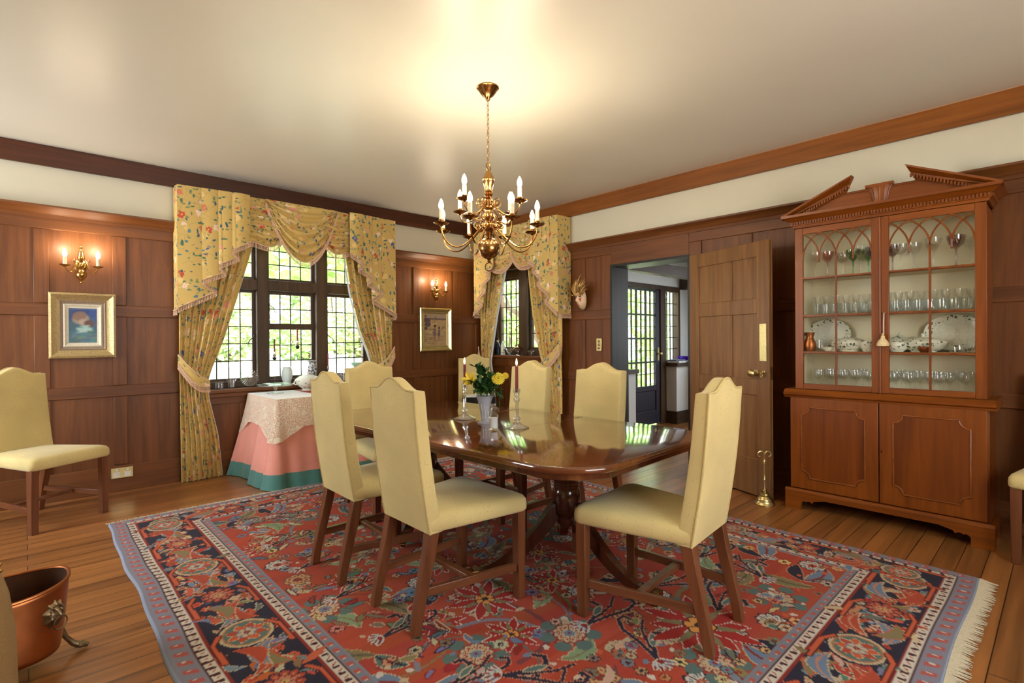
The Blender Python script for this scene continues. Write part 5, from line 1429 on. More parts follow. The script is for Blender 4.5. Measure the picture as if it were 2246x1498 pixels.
for k in range(64):
    u0 = rd.uniform(-.072,.072); L = rd.uniform(.05,.135)*(1.2-abs(u0)*5); a = u0*9+rd.uniform(-.22,.22)
    base = (u0, .075+rd.uniform(-.02,.03)-abs(u0)*.5, .05+rd.uniform(-.03,.02)); w = rd.uniform(.004,.009)
    pts = [fpt(base[0]+sin(a)*L*q+(.02*q*q if u0 > 0 else -.02*q*q), base[1]+cos(a)*L*q, base[2]+.02*sin(q*2.5)-.04*q*q) for q in (0,.25,.5,.75,1)]
    for i in range(4):
        w0 = w*(1,1.2,1,.7)[i]; w1 = w*(1.2,1,.7,.12)[i]
        mb.add([pts[i]-Sd*w0,pts[i]+Sd*w0,pts[i+1]+Sd*w1,pts[i+1]-Sd*w1,pts[i]+Fd*w0*.8,pts[i+1]+Fd*w1*.8],[(0,4,5,3),(4,1,2,5),(0,3,2,1)])
mb.build('plume', M['maskgold'], t)
mb = MB()
for (du, L, b) in ((.075,.12,1),(.07,.16,1.5),(.066,.09,.7)):
    pts = [fpt(du+.10*q*b*.55, .06+L*q-.10*q*q*q, .03+.02*q) for q in [k/12 for k in range(13)]]; mb.tube(pts, [.006-.0045*k/12 for k in range(13)], 6)
mb.build('tendril', M['maskgold'], t, smooth=True)
mb = MB(); mb.tube([fpt(0,.08,-.02),Vector((XR+.002,3.66,1.80))], .006, 6); mb.build('hook', M['iron'], t)

# ------------------------------------------------------------------ glazed cabinet
KX = 4.115; KY0, KY1 = .315, 1.415; KM = .86
cab = thing('china_cabinet', 'tall mahogany glazed cabinet full of glass and china with a broken pediment', 'cabinet', (4.3,KM,0))
mb = MB(); mb.box(KX+.022,4.475,KY0+.005,KY1-.005,.13,.825); mb.build('base_carcass', M['mahog_z'], cab, bevel=.003)
# bracket plinth
def brk(y):  # underside height of the front apron
    d = min(y-(KY0-.02), (KY1+.02)-y)
    if d < .10: return 0
    if d < .135: return .030+.04*math.sqrt(max(0,1-((.135-d)/.035-.0)**2))
    if d < .18: return .060+.012*sin((d-.135)/.045*pi)
    if d < .26: return .075+.02*(d-.18)/.08
    return .095
poly = [(KY0-.02,.148),(KY0-.02,0)]; n = 140
for k in range(n+1):
    y = KY0-.02+(KY1-KY0+.04)*k/n; poly.append((y, brk(y)))
poly += [(KY1+.02,0),(KY1+.02,.148)]
mb = MB(); P2 = []
for p in poly:
    if not P2 or (abs(p[0]-P2[-1][0])+abs(p[1]-P2[-1][1])) > 1e-6: P2.append(p)
# strip faces so the concave outline stays clean
for k in range(n):
    ya = KY0-.02+(KY1-KY0+.04)*k/n; yb = KY0-.02+(KY1-KY0+.04)*(k+1)/n; za, zb = brk(ya+1e-5), brk(yb-1e-5)
    if za == 0 or zb == 0: za = zb = min(za,zb)
    mb.hexa([(KX-.018,ya,za),(KX+.012,ya,za),(KX+.012,yb,zb),(KX-.018,yb,zb),(KX-.018,ya,.128),(KX+.012,ya,.128),(KX+.012,yb,.128),(KX-.018,yb,.128)])
for yy in (KY0-.02,KY1-.005): mb.box(KX+.012,KX+.10,yy,yy+.025,0,.128); mb.box(4.40,4.475,yy,yy+.025,0,.128); mb.box(KX+.10,4.40,yy,yy+.025,.085,.128)
mb.sweep([(0,.128),(.022,.128),(.020,.138),(.010,.148),(0,.150)], [((KX,KY1+.02,0),(-1,0,0),(0,0,1)),((KX,KY0-.02,0),(-1,0,0),(0,0,1))])
o = mb.build('bracket_plinth', M['mahog_y'], cab); w = o.modifiers.new('w','WELD'); w.merge_threshold = .0004
# cupboard doors
for (a, b) in ((KY0+.012,KM-.003),(KM+.003,KY1-.012)):
    mb = MB(); mb.box(KX,KX+.022,a,b,.155,.815); d = mb.build('cupboard_door', M['mahog_z'], cab, bevel=.003)
    c0, c1, e0, e1 = a+.075, b-.075, .235, .745; R_ = .052; pts = []
    def arc(cx, cz, s, e): return [(cx+R_*cos(rad(s+(e-s)*k/8)), cz+R_*sin(rad(s+(e-s)*k/8))) for k in range(9)]
    path = arc(c0,e0,0,90)[::-1]
    path = arc(c0,e0,90,0)+arc(c1,e0,180,90)+arc(c1,e1,270,180)+arc(c0,e1,0,-90)
    path = path+[path[0]]
    mb = MB(); mb.tube([(KX-.001,p,q) for p,q in path], .0065, 8); mb.build('panel_moulding', M['mahog_y'], d, smooth=True)
    mb = MB(); mb.prism(path[:-1], KX-.002, KX+.001, lambda y,z,x: (x,y,z)); mb.build('field_panel', M['flame'], d)
mb = MB(); mb.box(KX-.003,KX+.002,KM-.018,KM-.010,.485,.505); mb.build('keyhole', M['brass_old'], cab)
# waist moulding
mb = MB(); prof = [(0,.812),(.012,.815),(.014,.826),(.030,.836),(.032,.850),(.022,.856),(.010,.866),(0,.874)]
prof = [(p-.0,z) for p,z in prof]+[(-.36,.874),(-.36,.812)]
mb.sweep(prof, [((KX+.008,KY1+.028,0),(-1,0,0),(0,0,1)),((KX+.008,KY0-.028,0),(-1,0,0),(0,0,1))])
mb.build('waist_moulding', M['mahog_y'], cab, smooth=True, ang=30)
# upper case
UX = 4.165; UY0, UY1 = KY0+.015, KY1-.03; UZ0, UZ1 = .872, 2.055
mb = MB(); mb.box(UX+.022,4.475,UY0,UY0+.022,UZ0,UZ1); mb.box(UX+.022,4.475,UY1-.022,UY1,UZ0,UZ1); mb.box(UX+.022,4.475,UY0,UY1,UZ1-.02,UZ1+.01)
mb.build('upper_case', M['mahog_z'], cab, bevel=.002)
mb = MB(); mb.box(4.455,4.465,UY0+.022,UY1-.022,UZ0+.004,UZ1-.02); mb.box(UX+.024,4.455,UY0+.0225,UY0+.026,UZ0+.004,UZ1-.02); mb.box(UX+.024,4.455,UY1-.026,UY1-.0225,UZ0+.004,UZ1-.02); mb.box(UX+.024,4.455,UY0+.026,UY1-.026,UZ0,UZ0+.006); mb.box(UX+.024,4.455,UY0+.026,UY1-.026,UZ1-.024,UZ1-.0205)
mb.build('cabinet_lining', M['cabin'], cab)
SH = [UZ0+.006, 1.150, 1.417, 1.690]
for z in SH[1:]:
    mb = MB(); mb.box(UX+.035,4.455,UY0+.026,UY1-.026,z-.016,z); mb.cur = 1; mb.box(UX+.030,UX+.035,UY0+.026,UY1-.026,z-.017,z+.001); mb.build('shelf', [M['cabin'],M['mahog_y']], cab)
ZG0, ZG1 = .915, 2.005
for di, (a, b) in enumerate(((UY0,KM-.001),(KM+.001,UY1))):
    g0, g1 = a+.055, b-.048 if di == 0 else b-.055
    if di == 1: g0 = a+.048
    mb = MB()
    mb.box(UX,UX+.022,a,g0,UZ0+.003,UZ1-.004); mb.box(UX,UX+.022,g1,b,UZ0+.003,UZ1-.004); mb.cur = 1; mb.box(UX,UX+.022,g0,g1,UZ0+.003,ZG0); mb.box(UX,UX+.022,g0,g1,ZG1,UZ1-.004)
    d = mb.build('glazed_door', [M['mahog_z'],M['mahog_y']], cab, bevel=.003)
    mb = MB(); mb.box(UX+.011,UX+.0135,g0,g1,ZG0,ZG1); mb.build('door_glass', M['cabglass'], d)
    mb = MB(); gm = (g0+g1)/2; zs = 1.83; top = ZG1
    mb.box(UX+.002,UX+.011,gm-.006,gm+.006,ZG0,zs)
    for z in SH[1:]: mb.box(UX+.0025,UX+.011,g0,g1,z-.013,z-.002)
    TM = rad(58); q = (g1-g0)/4; sp = [g0+q*k for k in range(5)]
    for i in range(5):
        for s in (-1,1):
            if not (0 <= i+s <= 4): continue
            pts = [(UX+.005, sp[i]+s*q*(1-cos(t))/(1-cos(TM)), zs+(top-zs)*sin(t)/sin(TM)) for t in [TM*k/12 for k in range(13)]]; mb.tube(pts, .0052, 6)
    for i in (1,3):
        mb.tube([(UX+.005,sp[i],zs+.02),(UX+.005,sp[i],zs-.025)], .006, 8); mb.ball((UX+.005,sp[i],zs-.031), .007, 8, 6)
    mb.build('glazing_bars', M['mahog_z'], d, smooth=True)
mb = MB(); mb.tube([(UX-.002,KM,UZ0+.004),(UX-.002,KM,UZ1-.006)], .0075, 8); mb.build('meeting_bead', M['mahog_z'], cab, smooth=True)
# cornice with dentils and returns
CZ = UZ1
cor = [(0,CZ),(.010,CZ),(.014,CZ+.016),(.022,CZ+.020),(.024,CZ+.046),(.040,CZ+.052),(.060,CZ+.070),(.072,CZ+.074),(.074,CZ+.092),(0,CZ+.092)]
mb = MB(); n = len(cor); vs = []; fs = []
fr = [((4.475,UY1),(0,1)),((UX+.01,UY1),(-1,1)),((UX+.01,UY0),(-1,-1)),((4.475,UY0),(0,-1))]
for (px,py),(ox,oy) in fr:
    for p, z in cor: vs.append((px+ox*p, py+oy*p, z))
for i in range(3):
    for k in range(n): fs.append((i*n+k, i*n+(k+1)%n, (i+1)*n+(k+1)%n, (i+1)*n+k))
fs += [tuple(range(n)), tuple(range(4*n-1,3*n-1,-1))]
mb.add(vs, fs); mb.box(UX+.01,4.475,UY0,UY1,CZ,CZ+.09)
nd = 62
for k in range(nd):
    y = UY0-.02+(UY1-UY0+.04)*(k+.2)/nd; w = (UY1-UY0)/nd*.58; mb.box(UX-.022,UX-.012,y,y+w,CZ+.024,CZ+.044)
for k in range(16):
    x = UX+.0+.29*k/16; mb.box(x,x+.010,UY0-.032,UY0-.022,CZ+.024,CZ+.044); mb.box(x,x+.010,UY1+.022,UY1+.032,CZ+.024,CZ+.044)
mb.build('cornice', M['mahog_y'], cab, smooth=True, ang=25)
# broken pediment
CT = CZ+.09
mb = MB(); FT = CT+.100
def pz(y): return min(FT, CT-.020+.205*min(abs(y-(UY0-.075)),abs(y-(UY1+.075)))/(KM-.155-UY0+.075))
yA = next(UY0+.001*k for k in range(600) if pz(UY0+.001*k) >= FT); yB = 2*((UY0+UY1)/2)-yA
mb.prism([(UY0-.01,CT-.01),(UY1+.01,CT-.01),(UY1+.01,pz(UY1+.01)),(yB,FT),(yA,FT),(UY0-.01,pz(UY0-.01))], UX+.012, UX+.036, lambda y,z,x:(x,y,z))
mb.box(UX+.006,UX+.040,KM-.20,KM+.20,FT-.004,FT+.006)
mb.build('pediment_board', M['mahog_y'], cab, bevel=.002)
for s in (-1,1):
    ya = (UY0-.075) if s < 0 else (UY1+.075); yt = KM-.155 if s < 0 else KM+.155
    sl = .205; L = abs(yt-ya)
    prof = [(.0,-.082),(.012,-.082),(.016,-.064),(.026,-.058),(.028,-.030),(.046,-.020),(.060,-.002),(.072,.004),(.074,.018),(0,.018)]
    mb = MB(); n = len(prof); vs = []; fs = []
    for (y, z) in ((ya,CT-.016),(yt,CT-.016+sl)):
        for p, q in prof:
            if y == ya: qq = max(q, -.004); vs.append((UX+.012-p, y, z+qq))
            else: vs.append((UX+.012-p, y-s*q*.45, z+q))
    for k in range(n): fs.append((k,(k+1)%n,n+(k+1)%n,n+k))
    fs += [tuple(range(n)),tuple(range(2*n-1,n-1,-1))]
    mb.add(vs,fs)
    for k in range(2,27):
        f = k/27; y = ya+(yt-ya)*f; z = CT-.016+sl*f; h = .024*min(1,f*2.2); mb.box(UX-.024,UX-.014,y-.005,y+.005,z-.032-h+.002,z-.032)
    mb.build('raking_cornice', M['mahog_y'], cab, smooth=True, ang=25)
mb = MB()
mb.lathe([(.045,0),(.047,.03),(.055,.075),(.070,.105),(.074,.112)], c=(UX+.02,KM,CT), seg=42, a0=pi/2, a1=3*pi/2, rf=lambda a,k,z: 1+.07*abs(sin(a*9)), sx=.55)
mb.box(UX-.018,UX+.02,KM-.078,KM+.078,CT+.110,CT+.128); mb.build('carved_console', M['mahog_z'], cab, smooth=True, ang=40)
# key tassel
t = thing('key_tassel', 'cream and straw tassel hanging from the cabinet door key', 'tassel', (UX-.006,KM-.02,1.38))
mb = MB(); mb.tube([(UX+.004,KM-.022,1.412),(UX-.016,KM-.022,1.412),(UX-.016,KM-.038,1.412)], .003, 6); mb.build('key', M['brass_pale'], t)
mb = MB(); mb.tube([(UX-.012,KM-.024,1.411),(UX-.013,KM-.022,1.33),(UX-.012,KM-.022,1.265)], .0028, 6); mb.build('cord', M['whitecloth'], t)
mb = MB(); mb.lathe([(.003,.05),(.008,.045),(.006,.036),(.011,.03),(.012,.018),(.020,.008),(.030,-.008),(.036,-.024),(.034,-.034),(.0,-.036)], c=(UX-.034,KM-.022,1.225), seg=20, rf=lambda a,k,z: 1+.05*sin(10*a)); mb.build('tassel_skirt', M['straw'], t, smooth=True)

# ---- glasses and china in the cabinet
def glass_proto(name, prof, mat, foot=True):
    mb = MB(); mb.lathe(prof, seg=16); o = mb.build(name, M[mat], None, smooth=True, ang=60); return o
WINE = [(.028,0),(.027,.002),(.006,.006),(.004,.012),(.0038,.055),(.010,.066),(.024,.085),(.029,.11),(.027,.14),(.0262,.14),(.028,.11),(.022,.087),(.0,.072)]
GOB = [(.033,0),(.032,.002),(.008,.006),(.005,.014),(.005,.095),(.012,.104),(.034,.125),(.042,.155),(.044,.178),(.043,.178),(.040,.155),(.032,.128),(0,.108)]
TUM = [(.022,0),(.024,.004),(.026,.03),(.030,.082),(.0292,.082),(.025,.03),(.022,.008),(0,.006)]
SHER = [(.024,0),(.023,.002),(.006,.006),(.0045,.012),(.0045,.04),(.010,.05),(.026,.105),(.028,.125),(.0272,.125),(.024,.105),(.008,.053),(0,.05)]
first = {}
def put(kind, prof, mat, x, y, z, label, group, name='wine_glass', s=1):
    k = (kind, mat)
    if k not in first: o = glass_proto(name, prof, mat); first[k] = o
    else: o = first[k].copy(); COL.objects.link(o)
    o.location = (x,y,z); o.scale = (s,s,s); tag(o, label, 'glass', group); o.rotation_euler = (0,0,random.uniform(0,6))
z4 = SH[3]; y0, y1 = UY0+.06, UY1-.06
for k, (u, dx, m, s, lb, gr) in enumerate([(.03,.10,'crystal',1,'tall clear goblet at the hinge end of the top shelf, right of all',None),(.10,.05,'mauveglass',1.05,'smoky pink goblet under the right-hand arch of the top shelf',None),(.22,.06,'crystal',1.06,'clear goblet beside the smoky pink goblet on the top shelf',None),(.34,.12,'crystal',1,'clear goblet behind the middle bar of the right cabinet door',None),(.40,.04,'crystal',.95,'small clear goblet left of the middle bar of the right door',None),(.46,.10,'mauveglass',1,'smoky wide goblet at the left edge of the right cabinet door',None),(.585,.12,'violetglass',1.02,'violet bowled goblet on the top shelf beside the green goblets',None),(.645,.05,'crystal',1.05,'tall clear goblet standing in front of the green goblets',None),(.625,.17,'greenglass',1,'green goblet behind the tall clear goblet on the top shelf',None),(.715,.13,'greenglass',1.02,'green goblet nearest the middle bar of the left cabinet door',None),(.76,.05,'crystal',.8,'short clear goblet in front of the left door bar',None),(.875,.08,'pinkglass',1,'pink bowled goblet on the top shelf of the left door',None),(.80,.17,'crystal',1,'clear goblet between the pink and the green goblets',None),(.955,.06,'crystal',1,'clear goblet at the far left end of the top shelf',None)]):
    put('gob', GOB, m, UX+.06+dx, y0+(y1-y0)*u, z4, lb, gr, 'goblet', s*1.05)
for row in range(3):
    for k in range(15):
        put('tum' if row else 'sher', TUM if row else SHER, 'cut', UX+.075+.085*row, y0+(y1-y0)*(k+.5*(row%2)+.3)/15.4, SH[2], 'small cut crystal glass in the close rows on the second shelf down', 'crystal glasses on the second shelf', 'crystal_glass', 1.0 if row else 1.05)
for row in range(3):
    for k in range(12):
        if rnd.random() < .12: continue
        put('wine', WINE, 'crystal' if row else 'cut', UX+.075+.085*row, y0+(y1-y0)*(k+.5*(row%2)+.3)/12.4, SH[0], 'clear stemmed wine glass on the lowest glazed shelf', 'wine glasses on the lowest shelf', 'wine_glass', .96+.1*rnd.random())
zs = SH[1]
def dish(name, label, cat, x, y, z, prof, mats, seg=32, sx=1, sy=1, rot=None, extra=None, group=None):
    t = thing(name, label, cat, (x,y,z), group)
    for nm, pr, mt in prof:
        mb = MB(); mb.lathe(pr, c=(0,0,0), seg=seg, sx=sx, sy=sy)
        o = mb.build(nm, mt, None, smooth=True, ang=40); o.parent = t
    if rot: t.rotation_euler = rot
    return t
def platter(y, label, R_=.15, asp=.78, x=None):
    t = thing('platter', label, 'platter', (4.425,y,zs+.004))
    lean = Matrix.Rotation(rad(-78),4,'Y'); 
    T = Matrix.Translation((0,0,R_*asp)) @ lean
    for nm, pr, mt in (('rim',[(R_*.70,.006),(R_*.76,.010),(R_*.99,.020),(R_,.018),(R_*.76,.004),(R_*.70,.0)],M['chinapat']),('well',[(0,.002),(R_*.71,.002),(R_*.71,.0075),(0,.0085)],M['china'])):
        mb = MB(); mb.T = T; mb.lathe(pr, seg=40, sx=asp, sy=1); o = mb.build(nm, mt, None, smooth=True, ang=40); o.parent = t
platter(1.235, 'oval green-leaf platter standing behind the copper jug in the cabinet')
platter(.512, 'oval green-leaf platter standing behind the glass decanter in the cabinet', .155)
TUR = [('bowl',[(.0,0),(.06,0),(.062,.008),(.085,.02),(.108,.048),(.112,.06),(.108,.06),(.0,.055)],M['chinapat']),('lid',[(.112,.06),(.104,.07),(.07,.088),(.02,.098),(.008,.10),(.010,.112),(.016,.118),(.008,.124),(0,.125)],M['chinapat'])]
dish('vegetable_dish','oval lidded green-leaf dish beside the copper jug in the cabinet','dish',4.30,1.075,zs,TUR,None,sy=1.05)
dish('vegetable_dish','oval lidded green-leaf dish right of the key tassel in the cabinet','dish',4.31,.655,zs,TUR,None,sy=1.15)
dish('bowl','green-leaf bowl left of the meeting doors in the cabinet','bowl',4.25,.945,zs,[('body',[(0,0),(.03,0),(.034,.012),(.065,.058),(.068,.075),(.064,.075),(0,.02)],M['chinapat'])],None)
dish('sugar_bowl','round green-leaf bowl just right of the meeting doors in the cabinet','bowl',4.24,.785,zs,[('body',[(0,0),(.035,0),(.055,.02),(.064,.05),(.058,.066),(.054,.066),(0,.02)],M['chinapat'])],None)
t = dish('teapot','green-leaf teapot with a looped handle behind the small bowl in the cabinet','teapot',4.37,.79,zs,[('body',[(0,0),(.04,0),(.065,.03),(.07,.06),(.05,.095),(.03,.10),(0,.10)],M['chinapat']),('lid',[(.032,.1),(.02,.112),(.006,.116),(.009,.128),(0,.132)],M['chinapat'])],None)
mb = MB(); mb.tube([(0,-.06-.04*sin(a),.055-.045*cos(a)) for a in [pi*k/12 for k in range(13)]], .006, 8); o = mb.build('handle', M['china'], None, smooth=True); o.parent = t
t = dish('copper_jug','small copper lustre jug at the left end of the china shelf','jug',4.225,1.305,zs,[('body',[(0,0),(.034,0),(.035,.006),(.042,.03),(.040,.06),(.026,.095),(.024,.105),(.034,.138),(.033,.138),(.022,.105),(0,.05)],M['copper'])],None)
mb = MB(); mb.tube([(0,.03+.028*sin(a),.08-.042*cos(a)) for a in [pi*k/12 for k in range(13)]], .005, 8); o = mb.build('handle', M['copper'], None, smooth=True); o.parent = t
dish('copper_bowl','small copper lustre bowl in front of the lidded dish right of the tassel','bowl',4.215,.635,zs,[('body',[(0,0),(.02,0),(.034,.02),(.036,.038),(.034,.038),(0,.01)],M['copper'])],None)
dish('decanter','cut glass decanter in front of the right-hand platter in the cabinet','decanter',4.235,.475,zs,[('body',[(0,0),(.036,0),(.042,.03),(.034,.07),(.014,.095),(.012,.12),(.020,.128),(.0,.128)],M['cut']),('stopper',[(.006,.126),(.008,.132),(.018,.148),(.012,.162),(0,.168)],M['cut'])],None,seg=12)
for yy, lb in ((.405,'small cut glass beside the decanter in the cabinet'),(1.235,'small cut glass beside the copper jug in the cabinet')):
    dish('tumbler', lb, 'glass', 4.225, yy, zs, [('body',TUM,M['cut'])], None, seg=12)
dish('small_dish','shallow green-leaf dish between jug and lidded dish in the cabinet','dish',4.235,1.175,zs,[('body',[(0,0),(.03,0),(.05,.018),(.052,.03),(.049,.03),(0,.008)],M['chinapat'])],None)

# ------------------------------------------------------------------ brass doorstop
t = thing('doorstop', 'tall brass doorstop with a scrolled handle at the foot of the open door', 'doorstop', (4.05,1.565,0))
dx, dy = 4.05, 1.565
mb = MB(); mb.lathe([(0,0),(.072,0),(.073,.008),(.066,.018),(.063,.022),(.060,.032),(.055,.036),(.052,.046),(.046,.052),(.040,.062),(.030,.066),(.036,.074),(.034,.084),(.022,.090),(.014,.094),(.018,.104),(.010,.112)], c=(dx,dy,0), seg=32); mb.build('base', M['brass_pale'], t, smooth=True, ang=30)
mb = MB(); mb.lathe([(.010,.112),(.007,.125),(.0062,.18),(.009,.184),(.0062,.188),(.006,.245),(.009,.249),(.006,.253),(.0065,.305),(.012,.310),(.008,.316),(.012,.322),(.008,.33),(.008,.345)], c=(dx,dy,0), seg=16); mb.build('stem', M['brass_pale'], t, smooth=True)
mb = MB()
for s in (-1,1):
    pts = [Vector((dx,dy,.34))+VR*s*q for q in (0,)]
    for k in range(22):
        a = k/21; th = a*4.4; r_ = .034*(1-.62*a)
        pts.append(Vector((dx,dy,.368))+VR*s*(.032-r_*cos(th)*.9)+Vector((0,0,r_*sin(th)*1.0+.004)))
    mb.tube(pts, [.0065-.0028*k/22 for k in range(23)], 8); mb.ball(pts[-1], .006, 8, 6)
mb.build('scroll_handle', M['brass_pale'], t, smooth=True)

# ------------------------------------------------------------------ cloth-covered side table
SX0, SX1, SY0, SY1, SZ = 1.56, 2.56, 4.62, 5.385, .752
def skirt(mb, x0, x1, y0, y1, z1, z0, flare, wave, n, r=.02, vs0=0, vs1=1, hem=None):
    """cloth falling from a rectangle; n folds; flare grows towards the floor"""
    per = []
    def corner(cx, cy, a0): 
        for k in range(7): a = rad(a0+15*k); per.append((cx+r*cos(a), cy+r*sin(a), cos(a), sin(a), 1))
    def edge(a, b, nx, ny):
        m = 34
        for k in range(1,m): per.append((a[0]+(b[0]-a[0])*k/m, a[1]+(b[1]-a[1])*k/m, nx, ny, 0))
    corner(x1-r,y1-r,0); edge((x1-r,y1),(x0+r,y1),0,1); corner(x0+r,y1-r,90); edge((x0,y1-r),(x0,y0+r),-1,0); corner(x0+r,y0+r,180); edge((x0+r,y0),(x1-r,y0),0,-1); corner(x1-r,y0+r,270); edge((x1,y0+r),(x1,y1-r),1,0)
    N = len(per); s = [0]
    for i in range(N): p, q = per[i], per[(i+1)%N]; s.append(s[-1]+math.hypot(q[0]-p[0],q[1]-p[1]))
    def fn(u, v):
        i = int(round(u*N)) % N; x, y, nx, ny, c = per[i]; t = vs0+(vs1-vs0)*v
        ph = s[i]*n; w = wave*t*(sin(ph*2*pi)+.4*sin(ph*4.6*pi+1))
        f = flare*t**1.2*(1.35 if c else 1)+w+.004
        zb = z0+(hem(i,N,per[i]) if hem else 0)
        yy = y+ny*f
        return (x+nx*f, min(yy, YW-.016), z1+(zb-z1)*t)
    mb.grid(fn, N, 22, closeu=True)
t = thing('tablecloth', 'floor-length salmon pink cloth with a teal hem over the table in the window', 'tablecloth', ((SX0+SX1)/2,(SY0+SY1)/2,0))
mb = MB(); mb.box(SX0,SX1,SY0,SY1,SZ-.004,SZ); skirt(mb, SX0,SX1,SY0,SY1,SZ,.006,.12,.030,2.1,vs1=.835); mb.build('cloth', M['pinkcloth'], t, smooth=True, ang=60)
mb = MB(); skirt(mb, SX0,SX1,SY0,SY1,SZ,.006,.12,.030,2.1,vs0=.83,vs1=1); mb.build('border', M['tealcloth'], t, smooth=True, ang=60)
t = thing('lace_cloth', 'cream lace overcloth hanging in points over the pink tablecloth', 'tablecloth', ((SX0+SX1)/2,(SY0+SY1)/2,SZ))
mb = MB(); mb.box(SX0-.003,SX1+.003,SY0-.003,SY1,SZ+.001,SZ+.003); mb.build('top', M['whitecloth'], t)
def lhem(i, N, p):
    d = min(math.hypot(p[0]-a,p[1]-b) for a in (SX0,SX1) for b in (SY0,SY1))
    return -.13*max(0,1-d/.22)+.006*abs(sin(i*.9))
mb = MB(); skirt(mb, SX0-.004,SX1+.004,SY0-.004,SY1,SZ+.003,.51,.055,.006,2.1,hem=lhem); mb.build('drop', M['lace'], t, smooth=True, ang=60)
t = thing('table_runner', 'dark red runner with pointed ends across the lace cloth', 'runner', (2.22,5.0,SZ+.004))
mb = MB(); mb.box(1.98,2.42,SY0-.012,SY1-.02,SZ+.0035,SZ+.006); P = [(1.98,SZ+.005),(2.42,SZ+.005),(2.42,SZ-.07),(2.20,SZ-.15),(1.98,SZ-.07)]
mb.prism(P, SY0-.030, SY0-.024, lambda x,z,y: (x,y-.10*max(0,SZ-z),z)); mb.build('cloth', M['redcloth'], t)
t = thing('cake_stand', 'clear glass cake stand on the lace cloth by the window', 'cake stand', (1.74,5.17,SZ+.003))
mb = MB(); mb.lathe([(.075,0),(.074,.004),(.03,.012),(.016,.022),(.015,.05),(.022,.066),(.03,.07)], c=(1.74,5.17,SZ+.003), seg=28); mb.build('foot', M['cut'], t, smooth=True)
mb = MB(); mb.lathe([(0,.072),(.15,.072),(.165,.080),(.17,.088),(.165,.086),(.15,.078),(0,.078)], c=(1.74,5.17,SZ+.003), seg=48, rf=lambda a,k,z: 1+(.012*sin(16*a) if 2 <= k <= 4 else 0)); mb.build('plate', M['cut'], t, smooth=True)
tx, ty = 2.06, 5.19
t = thing('tureen', 'white flower-painted lidded tureen on the lace-covered table', 'tureen', (tx,ty,SZ+.006))
mb = MB(); mb.lathe([(0,0),(.06,0),(.062,.008),(.05,.02),(.075,.035),(.108,.065),(.122,.095),(.124,.108),(.118,.108),(0,.05)], c=(tx,ty,SZ+.006), seg=36); mb.build('bowl', M['chinapat'], t, smooth=True)
mb = MB(); mb.lathe([(.125,.108),(.118,.116),(.085,.140),(.04,.158),(.012,.162),(.010,.170),(.018,.178),(.016,.186),(0,.190)], c=(tx,ty,SZ+.006), seg=36); mb.build('lid', M['china'], t, smooth=True)
mb = MB()
for s in (-1,1): mb.tube([(tx+s*(.115+.022*sin(a)),ty,SZ+.090+.02*cos(a)) for a in [pi*k/10 for k in range(11)]], .006, 8)
mb.build('handle', M['china'], t, smooth=True)

# ------------------------------------------------------------------ things on the wide window's sill
SLY, SLZ = 5.50, WZ0
def simple(name, label, cat, prof, mat, c, seg=24, rf=None, group=None, ang=40):
    mb = MB(); mb.lathe(prof, c=(0,0,0), seg=seg, rf=rf); o = mb.build(name, mat, None, smooth=True, ang=ang); o.location = c; return tag(o, label, cat, group)
FL = lambda a,k,z: 1+.03*abs(sin(8*a))
simple('tumbler', 'squat cut glass tumbler at the left end of the wide window sill', 'glass', [(.040,0),(.042,.006),(.042,.075),(.040,.075),(.038,.01),(0,.008)], M['cut'], (1.335,SLY-.02,SLZ), 24, FL)
simple('tumbler', 'tapered fluted glass tumbler left of the round cut dish on the sill', 'glass', [(.026,0),(.028,.006),(.043,.088),(.041,.088),(.024,.01),(0,.008)], M['cut'], (1.44,SLY-.02,SLZ), 20, FL)
t = thing('cut_glass_dish', 'round ribbed crystal dish standing on edge on the window sill', 'dish', (1.60,SLY+.01,SLZ))
mb = MB(); mb.T = Matrix.Translation((1.60,SLY+.01,SLZ+.087)) @ Matrix.Rotation(rad(78),4,'X'); mb.lathe([(0,.0),(.03,.004),(.070,.018),(.086,.034),(.083,.036),(.066,.024),(.03,.012),(0,.01)], seg=64, rf=lambda a,k,z: 1+(.045*sin(22*a) if 2 <= k <= 5 else 0)); db = mb.build('dish', M['cut'], t, smooth=True, ang=25)
mb = MB(); mb.T = Matrix.Translation((1.60,SLY+.01,SLZ+.087)) @ Matrix.Rotation(rad(78),4,'X')
for k in range(22): a = 2*pi*k/22; mb.tube([(.012*cos(a),.012*sin(a),.012),(.045*cos(a),.045*sin(a),.020),(.082*cos(a),.082*sin(a),.040)], .0022, 5)
mb.build('rib', M['silver'], db)
def tallstick(x, hb, label, clabel):
    t = thing('candle_holder', label, 'candle holder', (x,SLY,SLZ))
    mb = MB(); mb.lathe([(.034,0),(.034,.004),(.012,.010),(.0045,.02),(.0042,hb)], c=(x,SLY,SLZ), seg=20); mb.build('stem', M['crystal'], t, smooth=True)
    mb = MB(); mb.lathe([(0,hb-.008),(.012,hb-.004),(.021,hb+.012),(.019,hb+.024),(0,hb+.026)], c=(x,SLY,SLZ), seg=20); mb.build('dark_ball', M['iron'], t, smooth=True)
    mb = MB(); mb.lathe([(0,hb+.024),(.016,hb+.028),(.018,hb+.040),(.011,hb+.050),(.011,hb+.078),(.009,hb+.078),(0,hb+.052)], c=(x,SLY,SLZ), seg=20); mb.build('cup', M['silver'], t, smooth=True)
    candle(x, SLY, SLZ+hb+.056, .155, clabel, None, False, .008)
tallstick(1.845, .265, 'shorter glass-stemmed candle holder in the middle of the wide window', 'unlit red candle in the shorter glass-stemmed holder in the window')
tallstick(2.075, .375, 'taller glass-stemmed candle holder in the middle of the wide window', 'unlit red candle in the taller glass-stemmed holder in the window')
